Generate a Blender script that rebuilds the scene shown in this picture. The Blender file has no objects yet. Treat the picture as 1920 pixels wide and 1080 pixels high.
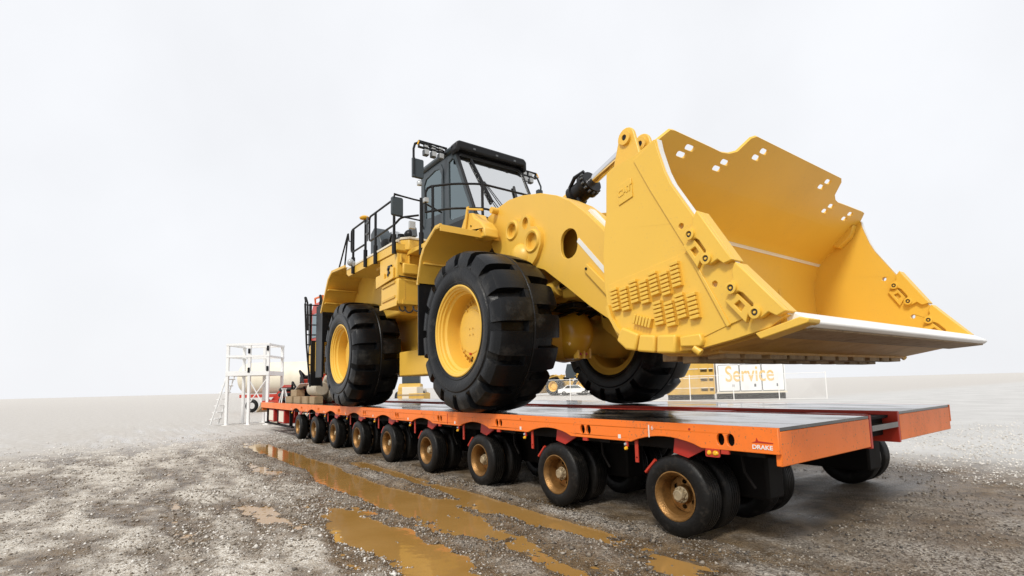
import bpy, math, random
import numpy as np
from mathutils import Vector, Matrix
from mathutils.geometry import tessellate_polygon
R_ = math.radians
random.seed(7)
scene = bpy.context.scene
COL = scene.collection

# ------------------------------------------------------------------ camera
cam_d = bpy.data.cameras.new('camera'); cam = bpy.data.objects.new('camera', cam_d); COL.objects.link(cam)
CAM = Vector((7.2933, -6.3917, 1.5761)); yaw, pitch, roll = .9201, .1051, -.0260
fw = Vector((-math.sin(yaw)*math.cos(pitch), math.cos(yaw)*math.cos(pitch), math.sin(pitch)))
rt = Vector((math.cos(yaw), math.sin(yaw), 0)); up = rt.cross(fw)
r2 = rt*math.cos(roll)+up*math.sin(roll); u2 = -rt*math.sin(roll)+up*math.cos(roll)
M = Matrix((r2, u2, -fw)).transposed().to_4x4(); M.translation = CAM
cam.matrix_world = M
cam_d.sensor_width = 36; cam_d.lens = 36*981.76/1920
cam_d.shift_x = (960-990.06)/1920; cam_d.shift_y = (618.48-540)/1920
cam_d.clip_start = .05; cam_d.clip_end = 5000
scene.camera = cam

# ------------------------------------------------------------------ sky, sun, exposure
SUN_DIR = Vector((.34, -.62, .74)).normalized()          # from the scene towards the sun
world = bpy.data.worlds.new('World'); scene.world = world; world.use_nodes = True
wn, wl = world.node_tree.nodes, world.node_tree.links
bg = wn['Background']
sky = wn.new('ShaderNodeTexSky'); sky.sky_type = 'NISHITA'; sky.sun_disc = False
sky.sun_elevation = math.asin(SUN_DIR.z); sky.sun_rotation = math.atan2(SUN_DIR.x, SUN_DIR.y)
sky.dust_density = 6; sky.air_density = 1.0
mx = wn.new('ShaderNodeMix'); mx.data_type = 'RGBA'; mx.inputs[0].default_value = .93
wl.new(sky.outputs[0], mx.inputs[6]); mx.inputs[7].default_value = (8.0, 8.1, 8.35, 1)   # closed cloud deck
wt = wn.new('ShaderNodeTexCoord'); wno = wn.new('ShaderNodeTexNoise'); wno.inputs['Scale'].default_value = 2.2; wno.inputs['Detail'].default_value = 5
wl.new(wt.outputs['Generated'], wno.inputs[0])
wmr = wn.new('ShaderNodeMapRange'); wmr.inputs[1].default_value = .3; wmr.inputs[2].default_value = .7; wmr.inputs[3].default_value = .93; wmr.inputs[4].default_value = 1.03
wl.new(wno.outputs[0], wmr.inputs[0])
wmu = wn.new('ShaderNodeVectorMath'); wmu.operation = 'SCALE'; wl.new(mx.outputs[2], wmu.inputs[0]); wl.new(wmr.outputs[0], wmu.inputs['Scale'])   # soft unevenness of the cloud
wl.new(wmu.outputs[0], bg.inputs[0]); bg.inputs[1].default_value = .1
sun_d = bpy.data.lights.new('sun', 'SUN'); sun_d.energy = 2.0; sun_d.angle = R_(11); sun_d.color = (1, .965, .9)
sun = bpy.data.objects.new('sun', sun_d); COL.objects.link(sun)
sun.rotation_euler = SUN_DIR.to_track_quat('Z', 'Y').to_euler()
sun.location = (-4, -12, 12)
scene.view_settings.view_transform = 'Standard'; scene.view_settings.look = 'None'
scene.view_settings.exposure = .30; scene.view_settings.gamma = 1
scene.cycles.max_bounces = 8

# ------------------------------------------------------------------ materials
def _new(name):
    m = bpy.data.materials.new(name); m.use_nodes = True
    n, l = m.node_tree.nodes, m.node_tree.links
    return m, n, l, n['Principled BSDF']
def paint(name, col, rough=.4, dirt=.25, dirt_col=(.16, .10, .05), scale=2.0, metal=0., bump=.0, bscale=60, coat=0., streak=True, spec=.5, speck=0., speck_col=(.20, .13, .07)):
    m, n, l, b = _new(name)
    tc = n.new('ShaderNodeTexCoord')
    no = n.new('ShaderNodeTexNoise'); no.inputs['Scale'].default_value = scale; no.inputs['Detail'].default_value = 8
    no.inputs['Roughness'].default_value = .65
    mp = n.new('ShaderNodeMapping'); mp.inputs['Scale'].default_value = (1, 1, .45 if streak else 1)
    l.new(tc.outputs['Object'], mp.inputs[0]); l.new(mp.outputs[0], no.inputs[0])
    ra = n.new('ShaderNodeValToRGB'); ra.color_ramp.elements[0].position = .5; ra.color_ramp.elements[1].position = .78
    l.new(no.outputs[0], ra.inputs[0])
    mu = n.new('ShaderNodeMath'); mu.operation = 'MULTIPLY'; mu.inputs[1].default_value = dirt
    l.new(ra.outputs[0], mu.inputs[0])
    n2 = n.new('ShaderNodeTexNoise'); n2.inputs['Scale'].default_value = .6; n2.inputs['Detail'].default_value = 3
    l.new(tc.outputs['Object'], n2.inputs[0])
    v = n.new('ShaderNodeMix'); v.data_type = 'RGBA'
    v.inputs[6].default_value = (*[c*.9 for c in col], 1); v.inputs[7].default_value = (*[min(1, c*1.08) for c in col], 1)
    l.new(n2.outputs[0], v.inputs[0])
    mi = n.new('ShaderNodeMix'); mi.data_type = 'RGBA'; l.new(mu.outputs[0], mi.inputs[0])
    l.new(v.outputs[2], mi.inputs[6]); mi.inputs[7].default_value = (*dirt_col, 1)
    last = mi.outputs[2]
    if speck:
        ns_ = n.new('ShaderNodeTexNoise'); ns_.inputs['Scale'].default_value = 42; ns_.inputs['Detail'].default_value = 5; l.new(tc.outputs['Object'], ns_.inputs[0])
        sm = n.new('ShaderNodeMath'); sm.operation = 'MULTIPLY_ADD'; sm.inputs[1].default_value = .35; l.new(no.outputs[0], sm.inputs[0]); l.new(ns_.outputs[0], sm.inputs[2])
        sr = n.new('ShaderNodeMapRange'); sr.inputs[1].default_value = .80; sr.inputs[2].default_value = .88; sr.inputs[4].default_value = speck; l.new(sm.outputs[0], sr.inputs[0])
        ms = n.new('ShaderNodeMix'); ms.data_type = 'RGBA'; l.new(sr.outputs[0], ms.inputs[0]); l.new(last, ms.inputs[6]); ms.inputs[7].default_value = (*speck_col, 1); last = ms.outputs[2]
    l.new(last, b.inputs['Base Color'])
    rr = n.new('ShaderNodeMapRange'); rr.inputs[3].default_value = rough*.8; rr.inputs[4].default_value = min(1, rough*1.35)
    l.new(no.outputs[0], rr.inputs[0]); l.new(rr.outputs[0], b.inputs['Roughness'])
    b.inputs['Metallic'].default_value = metal
    b.inputs['Specular IOR Level'].default_value = spec
    if coat: b.inputs['Coat Weight'].default_value = coat
    if bump:
        n3 = n.new('ShaderNodeTexNoise'); n3.inputs['Scale'].default_value = bscale; n3.inputs['Detail'].default_value = 4
        l.new(tc.outputs['Object'], n3.inputs[0])
        bu = n.new('ShaderNodeBump'); bu.inputs['Strength'].default_value = bump; bu.inputs['Distance'].default_value = .02
        l.new(n3.outputs[0], bu.inputs['Height']); l.new(bu.outputs[0], b.inputs['Normal'])
    return m
MT = {}
MT['yellow'] = paint('loader_yellow', (.76, .462, .066), .36, .22, (.50, .33, .12), 1.4, speck=.25, speck_col=(.40, .27, .12), bump=.04, bscale=25)
MT['bucket'] = paint('bucket_yellow', (.77, .475, .062), .38, .22, (.60, .36, .09), 1.1, speck=.2, speck_col=(.45, .30, .12), bump=.04, bscale=18)
MT['old_yellow'] = paint('weathered_yellow', (.62, .38, .07), .55, .5, (.30, .20, .10), 1.5)
MT['cream'] = paint('cream_paint', (.74, .68, .55), .5, .3, (.45, .36, .25), .8)
MT['black'] = paint('black_paint', (.010, .010, .011), .34, .12, (.05, .046, .042), 3, spec=.22)
MT['slate'] = paint('slate_cab_paint', (.042, .055, .064), .36, .2, (.08, .08, .08), 2, spec=.35)
MT['rubber'] = None
MT['chrome'] = paint('chrome', (.75, .75, .76), .1, .0, metal=1.)
MT['steel'] = paint('worn_steel', (.84, .83, .80), .40, .18, (.55, .48, .40), 5, metal=.0)
MT['orange'] = paint('orange_paint', (.90, .195, .018), .42, .38, (.46, .12, .035), 3.2, speck=.8, bump=.05, bscale=30)
MT['red'] = paint('red_paint', (.42, .022, .012), .4, .3, (.10, .02, .015), 2)
MT['brightred'] = paint('bright_red_paint', (.46, .035, .016), .4, .3, (.18, .03, .02), 2)
MT['dark'] = paint('dark_chassis', (.007, .006, .0055), .6, .3, (.025, .018, .012), 3, spec=.15)
MT['rust'] = paint('rusty_gold_rim', (.26, .135, .040), .36, .9, (.040, .020, .009), 6, metal=.6, bump=.3, bscale=70, streak=False)
MT['hubsilver'] = paint('dusty_hub_metal', (.42, .34, .22), .45, .6, (.25, .16, .08), 14, metal=.5, streak=False)
MT['yellowpad'] = paint('gloss_yellow_casting', (.72, .41, .035), .22, .2, (.35, .2, .05), 3)
MT['white'] = paint('white_paint', (.80, .80, .79), .45, .25, (.45, .42, .38), 1.5)
MT['amber'] = paint('amber_lens', (.85, .45, .02), .15, 0.)
MT['lamp'] = paint('lamp_lens', (.42, .44, .45), .12, .2, (.2, .2, .2))
MT['timber'] = paint('dunnage_timber', (.36, .26, .15), .85, .6, (.12, .08, .04), 5, bump=.3, bscale=40)
MT['concrete'] = paint('concrete_roll', (.50, .45, .36), .9, .5, (.30, .25, .18), 5, bump=.4, bscale=40)
MT['wearsteel'] = paint('rusty_wear_steel', (.34, .24, .13), .6, .8, (.10, .055, .02), 7, metal=.3, bump=.5, bscale=45)
MT['underside'] = paint('scraped_bucket_floor', (.50, .27, .04), .5, .6, (.20, .10, .03), 4, bump=.3, bscale=40)
MT['greyseat'] = paint('grey_plastic', (.10, .11, .12), .6, .1)
MT['sticker'] = paint('white_sticker_and_highlight', (.75, .74, .7), .5, .2)  # stickers and pale marks, also the painted edge highlights
MT['ochretext'] = paint('ochre_lettering', (.75, .52, .22), .5, .1)
MT['darkline'] = paint('dark_seal', (.03, .03, .03), .7, .1)
def rubber(name, base, dust_col, dust, scale=3.2, rough=.5):
    m, n, l, b = _new(name)
    tc = n.new('ShaderNodeTexCoord')
    no = n.new('ShaderNodeTexNoise'); no.inputs['Scale'].default_value = scale; no.inputs['Detail'].default_value = 9; no.inputs['Roughness'].default_value = .7
    l.new(tc.outputs['Object'], no.inputs[0])
    ra = n.new('ShaderNodeValToRGB'); ra.color_ramp.elements[0].position = .54; ra.color_ramp.elements[1].position = .72
    l.new(no.outputs[0], ra.inputs[0])
    mu = n.new('ShaderNodeMath'); mu.operation = 'MULTIPLY'; mu.inputs[1].default_value = dust; l.new(ra.outputs[0], mu.inputs[0])
    mi = n.new('ShaderNodeMix'); mi.data_type = 'RGBA'; l.new(mu.outputs[0], mi.inputs[0])
    mi.inputs[6].default_value = (*base, 1); mi.inputs[7].default_value = (*dust_col, 1)
    l.new(mi.outputs[2], b.inputs['Base Color'])
    b.inputs['Specular IOR Level'].default_value = .24
    rr = n.new('ShaderNodeMapRange'); rr.inputs[3].default_value = rough*.75; rr.inputs[4].default_value = rough*1.4
    l.new(no.outputs[0], rr.inputs[0]); l.new(rr.outputs[0], b.inputs['Roughness'])
    n3 = n.new('ShaderNodeTexNoise'); n3.inputs['Scale'].default_value = 35; n3.inputs['Detail'].default_value = 6
    l.new(tc.outputs['Object'], n3.inputs[0])
    bu = n.new('ShaderNodeBump'); bu.inputs['Strength'].default_value = .22; bu.inputs['Distance'].default_value = .02
    l.new(n3.outputs[0], bu.inputs['Height']); l.new(bu.outputs[0], b.inputs['Normal'])
    return m
MT['rubber'] = rubber('loader_tyre_rubber', (.0045, .0052, .0064), (.11, .105, .095), .40, 2.0, .34)
MT['roadrubber'] = rubber('trailer_tyre_rubber', (.0065, .006, .0055), (.06, .05, .04), .45, 9, .42)
def glass(name, tint, gl, rough=.01, gcol=(.97, .985, .98)):
    m, n, l, b = _new(name)
    n.remove(b); out = n['Material Output']
    g = n.new('ShaderNodeBsdfGlossy'); g.inputs[0].default_value = (*gcol, 1); g.inputs['Roughness'].default_value = rough
    t = n.new('ShaderNodeBsdfTransparent'); t.inputs[0].default_value = (*tint, 1)
    f = n.new('ShaderNodeFresnel'); f.inputs[0].default_value = 1.5
    mr = n.new('ShaderNodeMapRange'); mr.inputs[3].default_value = gl; mr.inputs[4].default_value = 1
    l.new(f.outputs[0], mr.inputs[0])
    mm = n.new('ShaderNodeMixShader'); l.new(mr.outputs[0], mm.inputs[0]); l.new(t.outputs[0], mm.inputs[1]); l.new(g.outputs[0], mm.inputs[2])
    l.new(mm.outputs[0], out.inputs[0]); return m
MT['windshield'] = glass('windshield_glass', (.75, .8, .8), .72)
MT['glass'] = glass('tinted_cab_glass', (.13, .20, .23), .17, gcol=(.80, .96, 1.0))
def deck_mat():
    m, n, l, b = _new('wet_deck_steel')
    tc = n.new('ShaderNodeTexCoord')
    no = n.new('ShaderNodeTexNoise'); no.inputs['Scale'].default_value = 1.3; no.inputs['Detail'].default_value = 8; no.inputs['Roughness'].default_value = .62
    mp = n.new('ShaderNodeMapping'); mp.inputs['Scale'].default_value = (.6, 2.2, 1); l.new(tc.outputs['Object'], mp.inputs[0]); l.new(mp.outputs[0], no.inputs[0])
    ra = n.new('ShaderNodeValToRGB'); e = ra.color_ramp.elements
    e[0].position = .38; e[0].color = (.018, .016, .014, 1); e[1].position = .70; e[1].color = (.12, .10, .08, 1)
    l.new(no.outputs[0], ra.inputs[0]); l.new(ra.outputs[0], b.inputs['Base Color'])
    rr = n.new('ShaderNodeMapRange'); rr.inputs[1].default_value = .4; rr.inputs[2].default_value = .62; rr.inputs[3].default_value = .025; rr.inputs[4].default_value = .26
    l.new(no.outputs[0], rr.inputs[0]); l.new(rr.outputs[0], b.inputs['Roughness'])
    b.inputs['Specular IOR Level'].default_value = .8
    return m
MT['deck'] = deck_mat()

# ------------------------------------------------------------------ mesh helpers
ROOT = {}
class MB:
    def __init__(s): s.v = []; s.f = []; s.n = 0
    def add(s, vs, fs):
        k = len(s.v); s.v += [tuple(a) for a in vs]; s.f += [tuple(i+k for i in f) for f in fs]; return s
    def box(s, lo, hi, rot=None, piv=None):
        (a, b, c), (d, e, g) = lo, hi
        vs = [Vector(q) for q in ((a,b,c),(d,b,c),(d,e,c),(a,e,c),(a,b,g),(d,b,g),(d,e,g),(a,e,g))]
        if rot is not None:
            p = Vector(piv) if piv else (vs[0]+vs[6])/2
            vs = [rot @ (q-p)+p for q in vs]
        return s.add(vs, [(3,2,1,0),(4,5,6,7),(0,1,5,4),(1,2,6,5),(2,3,7,6),(3,0,4,7)])
    def plate(s, outer, holes, O, U, V, N, t, split=False):
        """flat plate: outline (and holes) in U,V about O, thickness t along N"""
        O, U, V, N = Vector(O), Vector(U), Vector(V), Vector(N)
        area = sum(a[0]*b[1]-b[0]*a[1] for a, b in zip(outer, outer[1:]+outer[:1]))
        if area < 0: outer = outer[::-1]
        hs = []
        for h in holes:
            ar = sum(a[0]*b[1]-b[0]*a[1] for a, b in zip(h, h[1:]+h[:1]))
            hs.append(h if ar < 0 else h[::-1])
        loops = [outer]+hs; flat = [p for lp in loops for p in lp]; n = len(flat)
        P = [O+U*p[0]+V*p[1] for p in flat]
        vs = P+[q+N*t for q in P]
        flip = U.cross(V).dot(N) < 0
        fs = []
        if hs and split:
            m = len(outer); hn = len(hs[0]); hole = hs[0]
            def near(p): return min(range(m), key=lambda i: (outer[i][0]-p[0])**2+(outer[i][1]-p[1])**2)
            a = max(range(hn), key=lambda i: hole[i][1]); c = min(range(hn), key=lambda i: hole[i][1])
            oa, oc_ = near(hole[a]), near(hole[c])
            def walk(i, j, k): 
                o = [i]
                while o[-1] != j: o.append((o[-1]+1) % k)
                return o
            f1 = walk(oa, oc_, m)+[m+q for q in walk(c, a, hn)]; f2 = walk(oc_, oa, m)+[m+q for q in walk(a, c, hn)]
            for ff_ in (f1, f2): fs += [tuple(ff_)[::-1], tuple(q+n for q in ff_)]
        elif hs:
            tr = tessellate_polygon([[Vector((p[0], p[1], 0)) for p in lp] for lp in loops])
            for a, b, c in tr:
                A, B, C = flat[a], flat[b], flat[c]
                if (B[0]-A[0])*(C[1]-A[1])-(C[0]-A[0])*(B[1]-A[1]) < 0: b, c = c, b
                fs += [(c, b, a), (a+n, b+n, c+n)]
        else:
            fs += [tuple(range(n))[::-1], tuple(range(n, 2*n))]
        k = 0
        for lp in loops:
            m = len(lp)
            for i in range(m):
                a, b = k+i, k+(i+1) % m
                fs.append((a, b, b+n, a+n))
            k += m
        if flip: fs = [f[::-1] for f in fs]
        return s.add(vs, fs)
    def side(s, outer, y0, y1, holes=(), split=False):          # polygon in X,Z between two Y
        return s.plate(list(outer), [list(h) for h in holes], (0, y0, 0), (1,0,0), (0,0,1), (0, 1 if y1 > y0 else -1, 0), abs(y1-y0), split)
    def front(s, outer, x0, x1, holes=()):         # polygon in Y,Z between two X
        return s.plate(list(outer), [list(h) for h in holes], (x0, 0, 0), (0,1,0), (0,0,1), (1 if x1 > x0 else -1, 0, 0), abs(x1-x0))
    def sheet(s, prof, y0, y1, t):                 # open profile in X,Z given thickness t, between two Y
        pts = [Vector((a, b)) for a, b in prof]; off = []
        for i, q in enumerate(pts):
            d = (pts[min(i+1, len(pts)-1)]-pts[max(i-1, 0)]).normalized(); off.append(q+Vector((-d.y, d.x))*t)
        k = len(pts); vs = []
        for y in (y0, y1):
            vs += [(q.x, y, q.y) for q in pts]+[(q.x, y, q.y) for q in off]
        fs = []
        m = 2*k
        for i in range(k-1):
            fs += [(i, i+1, m+i+1, m+i), (k+i+1, k+i, m+k+i, m+k+i+1), (i+1, i, k+i, k+i+1), (m+i, m+i+1, m+k+i+1, m+k+i)]
        fs += [(0, m, m+k, k), (k-1, 2*k-1, m+2*k-1, m+k-1)]
        if t*(y1-y0) < 0: fs = [f[::-1] for f in fs]
        return s.add(vs, fs)
    def tube(s, pts, r, n=8, r1=None):
        pts = [Vector(q) for q in pts]; m = len(pts); rings = []
        ref = None
        for i, q in enumerate(pts):
            d = (pts[min(i+1, m-1)]-pts[max(i-1, 0)]).normalized()
            if ref is None or abs(ref.dot(d)) > .98: ref = Vector((0,0,1)) if abs(d.z) < .9 else Vector((1,0,0))
            a = (ref-d*ref.dot(d)).normalized(); b = d.cross(a); ref = a
            rr = r if r1 is None else r+(r1-r)*i/(m-1)
            sc = 1.
            if 0 < i < m-1:
                c = (pts[i]-pts[i-1]).normalized().dot((pts[i+1]-pts[i]).normalized()); sc = 1/max(.6, math.sqrt((1+c)/2))
            rings.append([q+(a*math.cos(2*math.pi*j/n)+b*math.sin(2*math.pi*j/n))*rr*(sc if 0 < i < m-1 else 1) for j in range(n)])
        vs = [v for ring in rings for v in ring]; fs = []
        for i in range(m-1):
            for j in range(n):
                k = (j+1) % n; fs.append((i*n+j, i*n+k, (i+1)*n+k, (i+1)*n+j))
        fs += [tuple(range(n))[::-1], tuple(range((m-1)*n, m*n))]
        return s.add(vs, fs)
    def lathe(s, prof, n=48, O=(0,0,0), axis='Y', close=False):
        """prof = [(radius, along axis)]"""
        O = Vector(O); A = {'Y': (Vector((1,0,0)), Vector((0,0,1)), Vector((0,1,0))), 'X': (Vector((0,1,0)), Vector((0,0,1)), Vector((1,0,0))), 'Z': (Vector((1,0,0)), Vector((0,1,0)), Vector((0,0,1)))}[axis] if isinstance(axis, str) else axis
        vs = []; m = len(prof)
        for j in range(n):
            t = 2*math.pi*j/n; d = A[0]*math.cos(t)+A[1]*math.sin(t)
            vs += [O+d*max(r, 1e-4)+A[2]*y for r, y in prof]
        fs = []
        for j in range(n):
            k = (j+1) % n
            for i in range(m if close else m-1):
                i2 = (i+1) % m; fs.append((j*m+i, k*m+i, k*m+i2, j*m+i2))
        return s.add(vs, fs)
    def cyl(s, a, b, r, n=20, r1=None): return s.tube([a, b], r, n, r1)
    def ball(s, c, r, n=20, m=12, sc=(1,1,1)):
        c = Vector(c); vs = []; fs = []
        for i in range(m+1):
            p = math.pi*i/m
            for j in range(n):
                t = 2*math.pi*j/n; vs.append(c+Vector((math.sin(p)*math.cos(t)*r*sc[0], math.sin(p)*math.sin(t)*r*sc[1], math.cos(p)*r*sc[2])))
        for i in range(m):
            for j in range(n):
                k = (j+1) % n; fs.append((i*n+j, (i+1)*n+j, (i+1)*n+k, i*n+k))
        return s.add(vs, fs)
    def mesh(s, name, smooth=40):
        me = bpy.data.meshes.new(name); me.from_pydata([tuple(v) for v in s.v], [], s.f); me.update()
        if smooth:
            me.shade_smooth(); me.set_sharp_from_angle(angle=R_(smooth))
        return me
    def build(s, name, mat, parent=None, bevel=0, smooth=40, seg=2):
        return link(name, s.mesh(name, smooth), mat, parent, bevel, seg)
def link(name, me, mat, parent=None, bevel=0, seg=2, loc=None):
    if mat and not me.materials: me.materials.append(MT[mat] if isinstance(mat, str) else mat)
    o = bpy.data.objects.new(name, me); COL.objects.link(o)
    if parent is not None:
        o.parent = parent
        if parent.name in ROOT: o.location = -ROOT[parent.name]
    if loc is not None: o.location = Vector(loc)-(ROOT[parent.name] if parent is not None and parent.name in ROOT else Vector((0,0,0)))
    if bevel:
        b = o.modifiers.new('bevel', 'BEVEL'); b.width = bevel; b.segments = seg; b.limit_method = 'ANGLE'; b.angle_limit = R_(35); b.harden_normals = False
    return o
def thing(name, label, cat, loc=(0,0,0), rz=0, group=None):
    o = bpy.data.objects.new(name, None); COL.objects.link(o); o.location = loc; o.rotation_euler = (0, 0, rz)
    o.empty_display_size = .3
    ROOT[o.name] = Vector(loc) if rz == 0 else Vector((0,0,0))
    o['label'] = label; o['category'] = cat
    if group: o['group'] = group
    return o
def tag(o, label, cat, group=None):
    o['label'] = label; o['category'] = cat
    if group: o['group'] = group
    return o
def struct(o, kind='structure'): o['kind'] = kind; return o
def circ(cx, cy, rx, ry=None, n=16, rot=0):
    ry = rx if ry is None else ry; c, s_ = math.cos(rot), math.sin(rot); out = []
    for i in range(n):
        t = 2*math.pi*i/n; a, b = rx*math.cos(t), ry*math.sin(t); out.append((cx+a*c-b*s_, cy+a*s_+b*c))
    return out
def rrect(cx, cy, w, h, r, n=4, rot=0):
    out = []; c, s_ = math.cos(rot), math.sin(rot)
    for qx, qy, a0 in ((1,1,0),(-1,1,90),(-1,-1,180),(1,-1,270)):
        for i in range(n+1):
            t = R_(a0+90*i/n); a = qx*(w/2-r)+r*math.cos(t); b = qy*(h/2-r)+r*math.sin(t)
            out.append((cx+a*c-b*s_, cy+a*s_+b*c))
    return out
def text_mesh(txt, size, depth, name='lettering', bold=0.0):
    cu = bpy.data.curves.new(name, 'FONT'); cu.body = txt; cu.size = size; cu.extrude = depth; cu.align_x = 'CENTER'; cu.align_y = 'CENTER'; cu.offset = bold
    o = bpy.data.objects.new('tmp_text', cu); COL.objects.link(o)
    bpy.context.view_layer.update()
    me = bpy.data.meshes.new_from_object(o.evaluated_get(bpy.context.evaluated_depsgraph_get()))
    bpy.data.objects.remove(o); me.name = name; return me
def copy_tree(o, parent=None):
    c = o.copy(); COL.objects.link(c); c.parent = parent
    for ch in list(o.children): copy_tree(ch, c)
    return c
DECK = 1.153
# ------------------------------------------------------------------ ground, puddles, gravel
def _h(ix, iy, s):
    n = (ix.astype(np.int64)*374761393+iy.astype(np.int64)*668265263+s*982451653) & 0x7fffffff
    n = (n ^ (n >> 13))*1274126177 & 0x7fffffff
    return ((n ^ (n >> 16)) & 0xffff)/65535.
def vn(x, y, s=0):
    ix, iy = np.floor(x), np.floor(y); fx, fy = x-ix, y-iy
    fx = fx*fx*(3-2*fx); fy = fy*fy*(3-2*fy)
    a, b, c, d = _h(ix, iy, s), _h(ix+1, iy, s), _h(ix, iy+1, s), _h(ix+1, iy+1, s)
    return (a*(1-fx)+b*fx)*(1-fy)+(c*(1-fx)+d*fx)*fy-.5
def fbm(x, y, s=0, o=4):
    t = 0; a = 1.
    for i in range(o): t = t+a*vn(x*2**i, y*2**i, s+i*17); a *= .5
    return t
def sstep(a, b, x):
    t = np.clip((x-a)/(b-a), 0, 1); return t*t*(3-2*t)
WATER = -.030
def ground_h(x, y):
    near = np.exp(-(np.maximum(0, np.abs(x+3)-14)/8)**2)*np.exp(-(np.maximum(0, np.abs(y+3)-6)/4)**2)
    h = .034*fbm(x*.7, y*2.2, 3, 4)+.034*fbm(x*2.1, y*4.5, 9, 4)+.014*vn(x*14, y*14, 21)
    w1 = .34+.08*sstep(-4, 0, x)+.36*sstep(-.5, 2.5, x)
    c1 = -3.22+.12*vn(x*.5, x*0+3., 5)+.10*sstep(-1, 3, x)
    r1 = np.exp(-((y-c1)/w1)**4)*sstep(-12.5, -9.5, x)*(1-.75*sstep(1.5, 2.9, x))
    c2 = -2.36+.10*vn(x*.6, x*0+9., 6)
    r2_ = np.exp(-((y-c2)/.19)**4)*sstep(-5.2, -3.6, x)*(1-sstep(2.6, 4.2, x))
    r3 = np.exp(-((y+4.15)/.35)**4)*sstep(-1.5, .8, x)*(1-sstep(3.8, 5.2, x))
    r4 = np.exp(-((x+.4)/1.0)**2-((y+4.95)/.3)**2)+np.exp(-((x+4.6)/1.4)**2-((y+4.15)/.22)**2)
    h = h-.075*r1*(1-.35*sstep(0, 2, x))-.065*r2_-.045*r3-.045*r4
    h = h+.022*np.exp(-((y+2.78)/.13)**2)*sstep(-8, -5, x)+.012*np.exp(-((y+2.05)/.15)**2)
    under = sstep(-2.0, -1.5, y)*(1-sstep(2.6, 3.2, y))
    h = h*(1-.6*under)
    return h*near
def spaced(lo, hi, d, far):
    a = list(np.arange(lo, hi+d/2, d)); step = d
    b = [a[-1]]
    while b[-1] < far: step *= 1.35; b.append(b[-1]+step)
    step = d; c = [a[0]]
    while c[-1] > -far: step *= 1.35; c.append(c[-1]-step)
    return np.array(c[:0:-1]+a+b[1:])
gx = spaced(-13, 7, .045, 2500); gy = spaced(-7.6, -1.2, .03, 2500)
GX, GY = np.meshgrid(gx, gy, indexing='ij'); GZ = ground_h(GX, GY)
nv = GX.size; ny = len(gy)
co = np.stack([GX.ravel(), GY.ravel(), GZ.ravel()], -1)
ii = (np.arange(len(gx)-1)[:, None]*ny+np.arange(ny-1)[None]).ravel()
fa = np.stack([ii, ii+ny, ii+ny+1, ii+1], -1)
me = bpy.data.meshes.new('ground')
me.vertices.add(nv); me.vertices.foreach_set('co', co.ravel())
me.loops.add(fa.size); me.loops.foreach_set('vertex_index', fa.ravel())
me.polygons.add(len(fa)); me.polygons.foreach_set('loop_start', np.arange(0, fa.size, 4)); me.polygons.foreach_set('loop_total', np.full(len(fa), 4))
me.update(calc_edges=True); me.shade_smooth()
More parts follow.
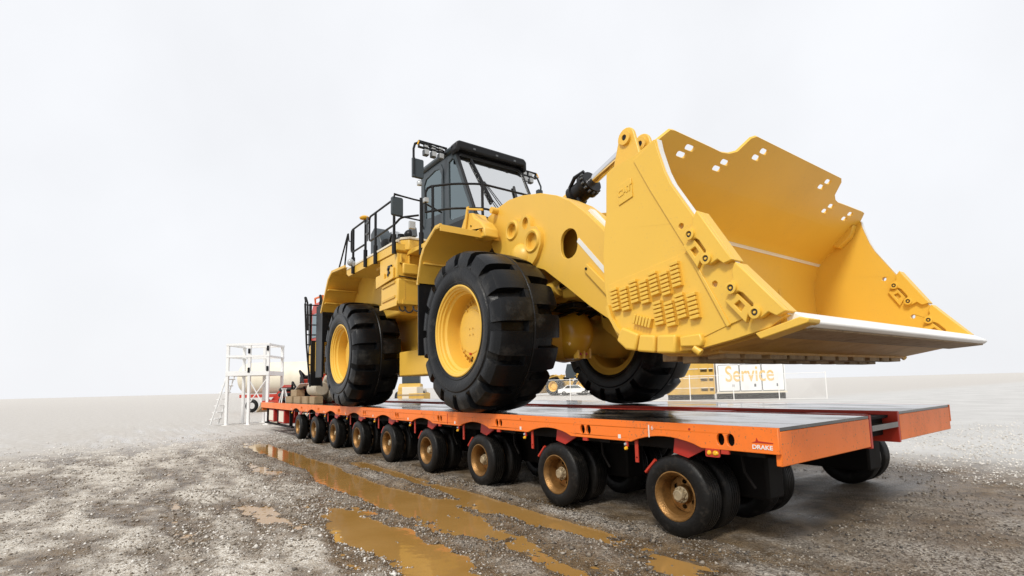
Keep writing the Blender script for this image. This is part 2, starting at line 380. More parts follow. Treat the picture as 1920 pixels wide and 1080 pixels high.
def ground_mat():
    m, n, l, b = _new('gravel_and_mud')
    tc = n.new('ShaderNodeTexCoord'); ge = n.new('ShaderNodeNewGeometry'); sx = n.new('ShaderNodeSeparateXYZ'); l.new(ge.outputs['Position'], sx.inputs[0])
    def noise(sc, det=6, ro=.6):
        q = n.new('ShaderNodeTexNoise'); q.inputs['Scale'].default_value = sc; q.inputs['Detail'].default_value = det; q.inputs['Roughness'].default_value = ro
        l.new(tc.outputs['Object'], q.inputs[0]); return q
    def mix(f, a, bb):
        q = n.new('ShaderNodeMix'); q.data_type = 'RGBA'
        if hasattr(f, 'is_linked'): l.new(f, q.inputs[0])
        else: q.inputs[0].default_value = f
        for k, c in ((6, a), (7, bb)):
            if isinstance(c, tuple): q.inputs[k].default_value = (*c, 1)
            else: l.new(c, q.inputs[k])
        return q.outputs[2]
    def ramp(f, p0, p1):
        q = n.new('ShaderNodeMapRange'); q.inputs[1].default_value = p0; q.inputs[2].default_value = p1; q.interpolation_type = 'SMOOTHSTEP'; l.new(f, q.inputs[0]); return q.outputs[0]
    big = noise(.55, 5); med = noise(4.5, 8); fine = noise(55, 5, .7)
    vor = n.new('ShaderNodeTexVoronoi'); vor.inputs['Scale'].default_value = 48; l.new(tc.outputs['Object'], vor.inputs[0])
    sv = n.new('ShaderNodeSeparateColor'); l.new(vor.outputs['Color'], sv.inputs[0])
    mud = mix(ramp(med.outputs[0], .35, .65), (.085, .055, .028), (.20, .14, .08))
    grav = mix(ramp(sv.outputs[0], .1, .9), (.15, .13, .11), (.52, .48, .42))
    base = mix(ramp(big.outputs[0], .38, .62), mud, grav)
    base = mix(ramp(fine.outputs[0], .60, .85), base, (.40, .37, .33))
    pale = ramp(sx.outputs['Y'], -3.5, -4.3)
    base = mix(pale, base, mix(ramp(sv.outputs[1], .1, .9), (.44, .39, .32), (.72, .68, .61)))
    wet = ramp(sx.outputs['Z'], .020, -.022)
    base = mix(wet, base, mud)
    con = ramp(sx.outputs['Y'], 4.0, 7.0)
    base = mix(con, base, mix(ramp(big.outputs[0], .3, .7), (.50, .49, .47), (.60, .59, .57)))
    lf = ramp(sx.outputs['X'], -9.0, -16.0)
    base = mix(lf, base, mix(ramp(med.outputs[0], .3, .7), (.46, .43, .39), (.58, .55, .51)))
    l.new(base, b.inputs['Base Color'])
    rr = n.new('ShaderNodeMapRange'); rr.inputs[3].default_value = .85; rr.inputs[4].default_value = .22; l.new(wet, rr.inputs[0]); l.new(rr.outputs[0], b.inputs['Roughness'])
    b.inputs['Specular IOR Level'].default_value = .4
    bu = n.new('ShaderNodeBump'); bu.inputs['Strength'].default_value = .7; bu.inputs['Distance'].default_value = .025
    ad = n.new('ShaderNodeMath'); ad.operation = 'ADD'; l.new(fine.outputs[0], ad.inputs[0]); l.new(vor.outputs['Distance'], ad.inputs[1])
    l.new(ad.outputs[0], bu.inputs['Height']); l.new(bu.outputs[0], b.inputs['Normal'])
    return m
MT['ground'] = ground_mat()
ground = struct(link('ground', me, 'ground'))
# muddy water lying in the ruts
def water_mat():
    m, n, l, b = _new('muddy_water')
    tc = n.new('ShaderNodeTexCoord'); q = n.new('ShaderNodeTexNoise'); q.inputs['Scale'].default_value = 1.2; q.inputs['Detail'].default_value = 4; l.new(tc.outputs['Object'], q.inputs[0])
    mi = n.new('ShaderNodeMix'); mi.data_type = 'RGBA'; mi.inputs[6].default_value = (.27, .14, .028, 1); mi.inputs[7].default_value = (.40, .24, .085, 1); l.new(q.outputs[0], mi.inputs[0])
    l.new(mi.outputs[2], b.inputs['Base Color']); b.inputs['Roughness'].default_value = .045; b.inputs['IOR'].default_value = 1.33
    q2 = n.new('ShaderNodeTexNoise'); q2.inputs['Scale'].default_value = 7; q2.inputs['Detail'].default_value = 2; l.new(tc.outputs['Object'], q2.inputs[0])
    bu = n.new('ShaderNodeBump'); bu.inputs['Strength'].default_value = .04; bu.inputs['Distance'].default_value = .05; l.new(q2.outputs[0], bu.inputs['Height']); l.new(bu.outputs[0], b.inputs['Normal'])
    return m
MT['water'] = water_mat()
wb = MB(); wb.add([(-12.6, -5.9, WATER), (5.6, -5.9, WATER), (5.6, -1.9, WATER), (-12.6, -1.9, WATER)], [(0,1,2,3)])
struct(wb.build('puddle_water', 'water', smooth=0))
# loose gravel
rng = np.random.default_rng(5)
def stones(n, x0, x1, y0, y1, smin, smax):
    px = rng.uniform(x0, x1, n); py = rng.uniform(y0, y1, n)
    dens = fbm(px*.9, py*1.8, 40, 3)+.25
    keep = rng.uniform(0, 1, n) < np.clip(.55+1.0*dens, .15, 1)
    pz = ground_h(px, py); keep &= pz > WATER-.004
    px, py, pz = px[keep], py[keep], pz[keep]
    return px, py, pz, smin+(smax-smin)*rng.uniform(0, 1, len(px))**3.2
def fan(n, d0, d1, smin, smax):
    # strewn over the ground in front of the yard's near corner, thinning out with distance
    a = yaw+rng.uniform(-.88, .88, n); d = d0*(d1/d0)**(rng.uniform(0, 1, n)**.85)
    x = CAM.x-np.sin(a)*d; y = CAM.y+np.cos(a)*d
    k = ~((y > -1.7) & (y < 2.9) & (x < 4.6)) & (rng.uniform(0, 1, n) < 1-sstep(d1*.55, d1, d)); x, y, d = x[k], y[k], d[k]
    dens = fbm(x*.9, y*1.8, 40, 3)+.25; k = rng.uniform(0, 1, len(x)) < np.clip(.55+1.0*dens, .15, 1); x, y, d = x[k], y[k], d[k]
    z = ground_h(x, y); k = z > WATER-.004; x, y, z, d = x[k], y[k], z[k], d[k]
    return x, y, z, (smin+(smax-smin)*rng.uniform(0, 1, len(x))**3.2)*np.clip(.55+d/14, .8, 2.2)
bat = [fan(150000, 3.0, 26., .0045, .019), stones(3000, -3, 4.5, -6.0, -1.9, .014, .034), stones(26000, -14, 3.5, -4.6, -1.9, .006, .020)]
px, py, pz, sz = [np.concatenate([b_[i] for b_ in bat]) for i in range(4)]
oc = np.array([(1,0,0),(-1,0,0),(0,1,0),(0,-1,0),(0,0,1),(0,0,-1)], float)
of = np.array([(0,2,4),(2,1,4),(1,3,4),(3,0,4),(2,0,5),(1,2,5),(3,1,5),(0,3,5)])
ns = len(px)
jit = rng.uniform(.65, 1.25, (ns, 6, 1)); V_ = oc[None]*jit*sz[:, None, None]*np.array([1, 1, .62])
V_ += rng.normal(0, .22, (ns, 6, 3))*sz[:, None, None]
an = rng.uniform(0, 6.28, ns); ca, sa = np.cos(an)[:, None], np.sin(an)[:, None]
V_ = np.stack([V_[..., 0]*ca-V_[..., 1]*sa, V_[..., 0]*sa+V_[..., 1]*ca, V_[..., 2]], -1)
V_ += np.stack([px, py, pz+sz*.22], -1)[:, None]
F_ = (of[None]+(np.arange(ns)*6)[:, None, None]).reshape(-1, 3)
gm = bpy.data.meshes.new('gravel'); gm.vertices.add(ns*6); gm.vertices.foreach_set('co', V_.ravel())
gm.loops.add(F_.size); gm.loops.foreach_set('vertex_index', F_.ravel().astype(np.int32))
gm.polygons.add(len(F_)); gm.polygons.foreach_set('loop_start', np.arange(0, F_.size, 3)); gm.polygons.foreach_set('loop_total', np.full(len(F_), 3)); gm.update(calc_edges=True)
ta = gm.attributes.new('tone', 'FLOAT', 'POINT'); ta.data.foreach_set('value', np.repeat(np.clip(rng.uniform(0, 1, ns)*.72+.45*(1-sstep(-4.3, -3.3, py))*rng.uniform(.2, 1, ns)+.7*sstep(2.5, 4.5, py)+.4*(1-sstep(-11, -8, px)), 0, 1), 6))
m, n, l, b = _new('gravel_stone'); at = n.new('ShaderNodeAttribute'); at.attribute_name = 'tone'
ra = n.new('ShaderNodeValToRGB'); e = ra.color_ramp.elements; e[0].color = (.05, .045, .042, 1); e[1].color = (.74, .71, .66, 1)
e2 = e.new(.35); e2.color = (.20, .165, .125, 1); e3 = e.new(.7); e3.color = (.36, .32, .27, 1)
l.new(at.outputs['Fac'], ra.inputs[0]); l.new(ra.outputs[0], b.inputs['Base Color']); b.inputs['Roughness'].default_value = .6
MT['stone'] = m
gr = link('gravel', gm, 'stone'); gr['kind'] = 'stuff'; gr['label'] = 'loose wet gravel strewn over the muddy yard'
# ------------------------------------------------------------------ trailer
TX0, TX1 = -17.2, 4.95; NE, FE = -1.945, 2.77
AX = [-3.7736+1.8897*(i-4) for i in range(9)]
tr = thing('platform_trailer', 'long orange low platform trailer on many axle lines carrying the wheel loader', 'trailer', (-6, .4, 0))
def beam_profile():
    top = [(TX1, DECK), (TX0, DECK)]; bot = [(TX0, .94)]
    for x in AX:
        z0 = .925
        for t in np.linspace(0, 1, 11):
            u = -1+2*t; bot.append((x+.45*u-.06, z0+.085*math.cos(u*math.pi/2)**.8 if abs(u) < 1 else z0))
    bot.append((TX1, .925))
    return top+bot
holes = []
for i, x in enumerate(AX):
    hx = x+.655
    if hx < TX1-.2:
        holes += [circ(hx-.052, 1.022, .040, .058, 14), circ(hx+.052, 1.022, .040, .058, 14)]
nb = MB(); nb.side(beam_profile(), NE, NE+.035, holes); beam = nb.build('side_beam', 'orange', tr, bevel=.006)
fb = MB(); fb.side(beam_profile(), FE-.035, FE); fb.build('side_beam', 'orange', tr)
for x in AX: MB().side(rrect(x+.655, 1.022, .28, .16, .05), NE+.075, NE+.08).build('hole_backing', 'dark', beam)
# deck plates, each its own
XS = [TX0]+[a-.945 for a in AX[0:]]+[TX1]
XS = sorted(set(XS))
for a, c in zip(XS[:-1], XS[1:]):
    d = MB(); d.box((a+.006, NE+.037, DECK-.03), (c-.006, -.02, DECK)); d.build('deck_plate', 'deck', tr)
    d = MB(); d.box((a+.006, .86, DECK-.03), (c-.006, FE-.037, DECK)); d.build('deck_plate', 'deck', tr)
for y in (0., .82):
    d = MB(); d.box((TX0, y-.018, .80), (TX1, y+.036, DECK+.006)); d.build('spine_rail', 'brightred', tr, bevel=.006)
d = MB(); d.box((TX0, .04, .98), (TX1, .80, 1.04)); d.build('spine_floor', 'deck', tr)
for x in (-6.2, -2.4, .9, 2.15, 3.9):
    d = MB(); d.plate([(x, .045), (x+.9, .045), (x+.75, .795), (x+.15, .795)], [], (0, 0, 1.09), (1,0,0), (0,1,0), (0,0,1), .035); d.build('spine_gusset', 'brightred', tr)
for x in (TX0, TX1-.06):
    d = MB(); d.box((x+.002, NE+.04, .82), (x+.058, -.025, DECK-.034)); d.box((x+.002, .865, .82), (x+.058, FE-.04, DECK-.034)); d.build('end_beam', 'orange', tr, bevel=.008)
# dark underframe
uf = MB()
for y in (-1.62, -.55, 1.35, 2.35): uf.box((TX0+.1, y-.12, .86), (TX1-.1, y+.12, 1.11))
for x in AX: uf.box((x+.83, NE+.06, .88), (x+1.0, FE-.06, 1.1))
uf.box((TX0+.1, NE+.06, 1.085), (TX1-.1, FE-.06, 1.115))
uf.build('underframe', 'dark', tr)
# wheel
RT, HW = .405, .128
def trailer_wheel():
    prof = [(.245, -.115), (.262, -.122), (.30, -.128), (.345, -.126), (.375, -.116), (.392, -.104), (RT, -.090)]
    for y in (-.055, -.018, .018, .055):
        prof += [(RT+.001, y-.006), (RT-.012, y-.004), (RT-.012, y+.004), (RT+.001, y+.006)]
    prof += [(RT, .090), (.392, .104), (.375, .116), (.345, .126), (.30, .128), (.262, .122), (.245, .115), (.235, .09), (.235, -.09)]
    ty = MB().lathe(prof, 56, close=True).mesh('tyre', 50)
    rim = MB().lathe([(.215, .115), (.244, .108), (.226, .09), (.20, .06), (.20, -.07), (.226, -.092), (.246, -.108), (.252, -.122), (.240, -.124), (.225, -.106), (.206, -.085), (.196, -.05), (.190, .02), (.182, .058), (.150, .065)], 48).mesh('rim', 40)
    dm = MB()
    hs = [circ(.128*math.cos(R_(60*k+20)), 128*0+.128*math.sin(R_(60*k+20)), .030, .024, 12, R_(60*k+20+90)) for k in range(6)]
    dm.plate(circ(0, 0, .178, n=40), hs, (0, .060, 0), (1,0,0), (0,0,1), (0,-1,0), .014)
    dm.lathe([(.100, .046), (.092, .016), (.085, -.010), (.08, .03)], 32)
    hub = MB(); hub.lathe([(.086, .0), (.084, -.016), (.062, -.02), (.060, -.062), (.052, -.074), (.044, -.076), (.042, -.071), (0, -.071)], 28)
    for k in range(10):
        t = R_(36*k); hub.cyl((.072*math.cos(t), -.012, .072*math.sin(t)), (.072*math.cos(t), -.036, .072*math.sin(t)), .0095, 6)
    for k in range(8):
        t = R_(45*k); hub.box((.058*math.cos(t)-.008, -.062, .058*math.sin(t)-.008), (.058*math.cos(t)+.008, -.03, .058*math.sin(t)+.008), Matrix.Rotation(-t, 3, 'Y'))
    hub.box((-.018, -.074, -.004), (.022, -.0715, .004))
    return ty, rim, dm.mesh('disc', 40), hub.mesh('hub', 35)
TYM, RIM, DIS, HUB = trailer_wheel()
DRIM = RIM.copy(); DRIM.materials.clear()
def put_wheel(x, y, flip, full):
    w = link('wheel', RIM if full else DRIM, 'rust' if full else 'dark', tr, loc=(x, y, RT)); w.rotation_euler = (0, random.uniform(0, 6.28), math.pi if flip else 0)
    link('tyre', TYM, 'roadrubber', w)
    if full: link('disc', DIS, 'rust', w); link('hub', HUB, 'hubsilver' if random.random() < 2 else 'rust', w)
for x in AX:
    put_wheel(x, NE+.048+HW, False, True); put_wheel(x, NE+.048+HW+.33, True, True)
    put_wheel(x, -.62, False, False); put_wheel(x, -.30, True, False)
    put_wheel(x, FE-.05-HW, True, True); put_wheel(x, FE-.05-HW-.33, False, False)
    MB().cyl((x, NE+.25, RT), (x, -.15, RT), .055, 12).build('axle', 'dark', tr); MB().cyl((x, 1.9, RT), (x, FE-.25, RT), .055, 12).build('axle', 'dark', tr)
    MB().box((x-.34, -1.18, .34), (x+.62, -.86, .90)).build('light_blocker', 'dark', tr, bevel=.03); MB().box((x-.34, 1.35, .34), (x+.62, 1.75, .90)).build('light_blocker', 'dark', tr, bevel=.03)  # added dark boxes that block light leaking in under the deck
    # red suspension leg and guard behind the arch
    s = MB(); s.side([(x+.02, 1.08), (x+.42, 1.08), (x+.36, .90), (x+.16, .80), (x-.02, .84)], NE+.10, NE+.13)
    s.build('suspension_leg', 'red', tr)
    s = MB(); s.plate([(0, 0), (.045, 0), (.045, .26), (0, .26)], [circ(.022, .05, .012, n=8)], (x-.50, NE+.05, .70), (1,0,0), (0,0,1), (0,1,0), .012); s.build('hanger_bracket', 'brightred', tr)
    s = MB(); s.tube([(x-.26, NE+.10, .74), (x-.40, NE+.10, .60)], .02, 6); s.build('link_rod', 'brightred', tr)
    # sticker, side lamp, small lug
    s = MB(); s.box((x-.695, NE-.003, .952), (x-.655, NE-.0005, .995)); s.build('sticker', 'sticker', tr)
    L_ = MB(); L_.box((x-.60, NE+.012, .865), (x-.568, NE+.03, .925)); lm = L_.build('lamp_bracket', 'brightred', tr)
    s = MB(); s.lathe([(.0, -.026), (.016, -.024), (.021, -.014), (.021, 0)], 14, (x-.585, NE+.01, .848), ); s.build('amber_lens', 'amber', lm)
    s = MB(); s.lathe([(.0, -.014), (.014, -.012), (.016, 0)], 12, (x-.60, NE+.012, .892)); s.build('white_reflector', 'lamp', lm)
    s = MB(); s.box((x+.60, NE+.004, .888), (x+.68, NE+.03, .926)); s.build('tie_down_lug', 'brightred', tr)
    MB().tube([(x+.62, NE+.3, .9), (x+.66, NE+.28, .7), (x+.75, NE+.3, .55)], .014, 6).build('air_line', 'dark', tr)
# joint strap with grease mark, weld seams, hole pins
for x, z0, z1 in ((3.54, .99, 1.12), (-.93, .94, 1.12)):
    s = MB(); s.box((x-.008, NE-.004, z0), (x+.006, NE-.0005, z1)); s.build('joint_strip', 'sticker' if x > 0 else 'red', tr)
for x in (1.22, -1.95, 4.05):
    s = MB(); s.lathe([(0, -.006), (.011, -.005), (.013, 0)], 10, (x, NE, 1.10)); s.build('rivet', 'red', tr)
s = MB(); s.plate(rrect(0, 0, .155, .075, .015), [circ(-.036, 0, .026, n=14), circ(.032, 0, .034, .026, 16)], (4.30, NE-.006, .890), (1,0,0), (0,0,1), (0,1,0), .012)
lm = s.build('lamp_bracket', 'brightred', tr)
for dx, rx in ((-.036, .026), (.032, .034)):
    s = MB(); s.lathe([(0, -.02), (.016, -.018), (.024, -.008), (.026, .004)], 16, (0, 0, 0)); s.v = [(4.30+dx+vx*rx/.026, NE+vy, .890+vz) for vx, vy, vz in s.v]; s.build('amber_lens', 'amber', lm)
# maker's lettering with its small badge
tm = text_mesh('DRAKE', .052, .0008, bold=.0012); tm.transform(Matrix.Translation((4.80, NE-.0035, .978)) @ Matrix.Rotation(math.pi/2, 4, 'X') @ Matrix.Diagonal((1.15, 1, 1, 1)))
link('lettering', tm, 'white', tr)
s = MB(); s.plate([(-.10, 0), (-.06, .012), (-.05, .045), (-.035, .016), (.10, .008), (.10, 0)], [], (4.80, NE-.003, 1.016), (1,0,0), (0,0,1), (0,1,0), .002); s.build('badge', 'red', tr)
tm = text_mesh('6', .06, .0008); tm.transform(Matrix.Translation((3.585, NE-.0035, 1.09)) @ Matrix.Rotation(math.pi/2, 4, 'X')); link('lettering', tm, 'sticker', tr)
# tail boxes and step under the far end
for x0, x1 in ((-15.9, -15.0), (-14.2, -13.3)):
    s = MB(); s.box((x0, NE+.06, .42), (x1, NE+.55, .90)); bxx = s.build('stowage_box', 'red', tr, bevel=.02)
    s = MB(); s.box((x0+.08, NE+.05, .47), (x1-.08, NE+.058, .86)); s.build('box_door', 'cream', bxx)
s = MB(); s.box((-16.9, NE+.1, .30), (-12.4, NE+.2, .36))
for x in (-16.5, -14.6, -12.7): s.box((x, NE+.1, .34), (x+.08, NE+.2, .9))
s.build('side_step', 'dark', tr)
s = MB(); s.side([(TX0, DECK), (TX0-1.1, .75), (TX0-1.1, .70), (TX0, .92)], NE+.02, -.05); s.build('end_ramp', 'timber', tr)
# ------------------------------------------------------------------ wheel loader
AZ = DECK+1.313; WB = 5.89; TY = 1.715
wl_ = thing('wheel_loader', 'huge yellow wheel loader standing on the orange trailer with its bucket raised', 'wheel loader', (-3, 0, DECK))
W = wl_
# --- wheels
def big_tyre():
    NP = 16; fr = [0, .018, .21, .228, .36, .5, .518, .64, .71, .728, .86]
    def hA(f): return 0. if f >= .68 or f <= 0 else 1.
    half = [(.012, 1.300, 1.300), (.025, 1.309, 1.309), (.09, 1.300, 1.311), (.115, 1.195, 1.311), (.22, 1.175, 1.310), (.34, 1.165, 1.302), (.47, 1.14, 1.280), (.535, 1.085, 1.245), (.572, 1.045, 1.14), (.582, 1.022, 1.05)]
    swall = [(.572, 1.015), (.570, .985), (.588, .965), (.590, .90), (.578, .83), (.560, .79), (.566, .778), (.548, .745), (.535, .725), (.50, .715), (.0, .69)]
    cols = [(k+f)/NP*2*math.pi for k in range(NP) for f in fr]; fl = [f for k in range(NP) for f in fr]
    prof_n = None; vs = []
    for t, f in zip(cols, fl):
        col = []
        for sgn, off in ((-1, 0.), (1, .5)):
            g = (f+off) % 1.0
            h = 1. if .017 <= g <= .7105 else 0.
            s_ = [(sgn*y, lo+(hi-lo)*h) for y, lo, hi in half]+[(sgn*y, r) for y, r in swall[:-1]]
            col.append(s_)
        ring = [(y, r) for y, r in reversed(col[0])]+col[1]
        prof_n = len(ring)
        # grooves slant a little across the tread
        for y, r in ring:
            tt = t+.05*abs(y)*(1 if y > 0 else -1)*.6
            vs.append((r*math.cos(tt), y, r*math.sin(tt)))
    n = len(cols); fs = []
    for j in range(n):
        k = (j+1) % n
        for i in range(prof_n-1): fs.append((j*prof_n+i, j*prof_n+i+1, k*prof_n+i+1, k*prof_n+i))
    b = MB(); b.add(vs, [f[::-1] for f in fs]); return b.mesh('tyre', 28)
BT = big_tyre()
BRIM = MB().lathe([(.60, .48), (.70, .535), (.735, .55), (.72, .56), (.66, .52), (.60, .45), (.575, .2), (.575, -.2), (.60, -.40), (.635, -.43), (.640, -.47), (.665, -.49), (.668, -.515), (.695, -.53), (.70, -.55), (.722, -.560), (.738, -.552), (.732, -.535), (.715, -.52), (.70, -.45), (.68, .0), (.70, .50)], 72, close=True).mesh('rim', 35)
hb = MB(); hb.lathe([(.60, .02), (.585, -.18), (.565, -.19), (.555, -.155), (.50, -.14), (.475, -.145), (.455, -.20), (.43, -.25), (.40, -.262), (.36, -.262), (.35, -.275), (.15, -.28), (0, -.28)], 64)
BHUB = hb.mesh('hub_plate', 30)
bb = MB()
for k in range(40):
    t = 2*math.pi*k/40; bb.cyl((.527*math.cos(t), -.14, .527*math.sin(t)), (.527*math.cos(t), -.185, .527*math.sin(t)), .019, 6)
for k in range(4):
    t = 2*math.pi*k/4+.4; bb.cyl((.07*math.cos(t), -.27, .07*math.sin(t)), (.07*math.cos(t), -.292, .07*math.sin(t)), .013, 6)
for k in range(3):
    t = 2*math.pi*k/3+1.0; bb.cyl((.38*math.cos(t), -.26, .38*math.sin(t)), (.38*math.cos(t), -.285, .38*math.sin(t)), .018, 6)
BBOLT = bb.mesh('bolts', 30)
PLUG = MB().lathe([(0, -.03), (.02, -.03), (.022, 0)], 12, (.31, -.262, -.19)).mesh('red_plug')
VAL = MB().tube([(.56, -.30, -.05), (.52, -.40, -.03), (.50, -.42, .06)], .012, 6).mesh('valve_stem')
for x in (0, -WB):
    for s in (-1, 1):
        w = link('wheel', BRIM, 'yellow', W, loc=(x, s*TY, AZ)); w.rotation_euler = (0, .25 if x else 1.15, math.pi if s > 0 else 0)
        link('tyre', BT, 'rubber', w); link('hub_plate', BHUB, 'yellow', w); link('bolt_ring', BBOLT, 'old_yellow', w); link('drain_plug', PLUG, 'brightred', w); link('valve_stem', VAL, 'black', w)
# --- axles and frames
for x in (0, -WB):
    a = MB(); a.lathe([(.40, -1.45), (.40, -1.1), (.33, -.95), (.36, -.6), (.46, -.3), (.50, 0), (.46, .3), (.36, .6), (.33, .95), (.40, 1.1), (.40, 1.45)], 40, (x, 0, AZ)); ax = a.build('axle_housing', 'yellow', W, smooth=50)
    d = MB(); d.ball((x+.18, -.05, AZ+.02), .50, 28, 18, (1, .85, .95)); d.build('differential_dome', 'yellowpad', ax)
    if x == 0:
        d = MB(); d.box((.42, -.16, 2.02), (.47, -.02, 2.24)); d.box((.42, .02, 2.02), (.47, .16, 2.24)); d.box((.47, -.16, 2.02), (.53, -.12, 2.20)); d.box((.47, .12, 2.02), (.53, .16, 2.20)); d.box((.47, -.02, 2.02), (.53, .02, 2.20)); d.build('axle_stop', 'yellow', ax)
        for y in (-.07, .07):
            d = MB(); d.cyl((.47, y, 2.10), (.51, y, 2.10), .022, 10); d.build('red_plug', 'brightred', ax)
f = MB()
f.side([(-2.3, 2.6), (-1.2, 2.75), (-.5, 2.95), (.7, 2.95), (1.15, 3.05), (1.3, 3.35), (.7, 3.75), (.2, 4.45), (-.9, 4.45), (-1.6, 4.1), (-2.3, 3.9)], -.58, -.46)
f.side([(-2.3, 2.6), (-1.2, 2.75), (-.5, 2.95), (.7, 2.95), (1.15, 3.05), (1.3, 3.35), (.7, 3.75), (.2, 4.45), (-.9, 4.45), (-1.6, 4.1), (-2.3, 3.9)], .46, .58)
f.box((-1.6, -.46, 2.95), (.95, .46, 3.05)); f.box((.80, -.46, 3.05), (.9, .46, 3.6)); f.box((-1.5, -.46, 3.1), (-1.4, .46, 4.0))
ff = f.build('front_frame', 'yellow', W, bevel=.015)
d = MB(); d.box((.95, -.85, 2.95), (1.25, .85, 3.12)); d.build('cross_tube', 'yellow', ff, bevel=.03)
d = MB(); d.side([(.7, 2.85), (1.5, 2.75), (1.6, 2.6), (1.55, 2.4), (1.3, 2.45), (1.1, 2.3), (.75, 2.55)], .25, .95, [rrect(1.28, 2.62, .13, .11, .02)]); d.build('front_bracket', 'yellow', ff, bevel=.015)
d = MB(); d.box((.3, -.6, 2.84), (.95, .75, 2.93)); d.box((.9, .1, 2.70), (1.2, .6, 2.9)); d.build('valve_bank', 'black', ff, bevel=.02)
d = MB(); d.box((.955, -.30, 2.86), (.962, -.22, 2.93)); d.build('data_plate', 'sticker', ff)
d = MB()
for y in (-.3, -.1, .15): d.tube([(-1.4, y, 2.8), (-.4, y*1.2, 2.72), (.5, y*1.4, 2.78), (1.0, y, 2.9)], .03, 8)
d.build('hydraulic_hose', 'black', ff)
r = MB()
r.box((-9.3, -.75, 1.95), (-2.9, -.55, 3.6)); r.box((-9.3, .55, 1.95), (-2.9, .75, 3.6)); r.box((-3.4, -.55, 2.1), (-2.9, .55, 3.5)); r.box((-9.0, -.55, 1.95), (-3.4, .55, 2.2))
rf = r.build('rear_frame', 'yellow', W, bevel=.02)
d = MB(); d.box((-4.3, -1.38, 1.85), (-2.75, -.755, 2.42)); d.build('side_tank', 'yellow', rf, bevel=.03)
d = MB(); d.box((-4.3, .755, 1.85), (-2.75, 1.38, 2.42)); d.build('side_tank', 'yellow', rf, bevel=.03)
d = MB(); d.box((-3.6, -1.2, 2.46), (-2.7, -.77, 2.56)); d.box((-3.6, -1.2, 2.9), (-2.7, -.77, 2.97)); d.box((-3.6, -1.25, 2.56), (-3.5, -.77, 3.6)); d.build('step_bracket', 'yellow', rf, bevel=.01)
d = MB(); d.cyl((-2.45, 0, 2.2), (-2.45, 0, 3.9), .22, 24); d.box((-2.9, -.5, 2.35), (-2.2, .5, 2.5)); d.box((-2.9, -.5, 3.55), (-2.2, .5, 3.7)); d.build('articulation_hitch', 'old_yellow', rf)
d = MB(); d.side([(-9.1, 3.3), (-9.2, 4.3), (-8.6, 4.62), (-4.2, 4.72), (-4.2, 3.3)], -1.45, 1.45); hd = d.build('hood', 'yellow', W, bevel=.06)
d = MB(); d.side([(-10.15, 2.1), (-10.15, 3.0), (-9.9, 3.12), (-8.6, 3.12), (-8.6, 2.1)], -1.9, 1.9); d.build('counterweight', 'yellow', W, bevel=.08)
# --- fenders (wrapped plates) and mud flaps
for s in (-1, 1):
    y0, y1 = (-2.33, -1.05) if s < 0 else (1.05, 2.33)
    d = MB(); d.sheet([(-.42, 4.285), (-.60, 4.29), (-1.02, 4.06), (-1.16, 3.88), (-1.30, 3.46)], y0, y1, .028 if s < 0 else .028)
    fe = d.build('front_fender', 'yellow', W, bevel=.006)
    ye = -2.33 if s < 0 else 2.30
    d = MB(); d.sheet([(-.41, 4.33), (-.60, 4.335), (-1.05, 4.10), (-1.20, 3.90), (-1.345, 3.44)], ye, ye+.03, .06); d.build('fender_flange', 'yellow', fe)
    d = MB(); d.box((-.43, y0, 4.20), (-.41, y1, 4.315)); d.build('fender_lip', 'yellow', fe, bevel=.004)
    d = MB(); d.box((-1.22, y0+.05, 3.78), (-1.12, y1-.05, 3.81)); d.build('fender_rib', 'yellow', fe)
    d = MB(); d.box((-1.335, y0+.02, 2.15), (-1.30, y1-.1, 3.47)); d.build('mud_flap', 'black', W, bevel=.005)
    ya, yb = (-2.28, -1.45) if s < 0 else (1.45, 2.28)
    d = MB(); d.sheet([(-5.55, 4.60), (-6.55, 4.66), (-6.85, 4.52), (-7.48, 3.74)], ya, yb, .028); re = d.build('rear_fender', 'yellow', W, bevel=.006)
    ye = -2.285 if s < 0 else 2.255
    d = MB(); d.sheet([(-5.5, 4.64), (-6.57, 4.70), (-6.9, 4.54), (-7.53, 3.72)], ye, ye+.03, .06); d.build('fender_flange', 'yellow', re)
    for x, z in ((-7.02, 4.24), (-7.28, 3.92)):
        d = MB(); d.box((x-.02, ya+.03, z-.0), (x+.14, yb-.03, z+.025)); d.build('fender_rib', 'yellow', re)
    d = MB(); d.box((-7.56, ya+.05, 2.9), (-7.52, yb, 3.76)); d.build('mud_flap', 'black', W)
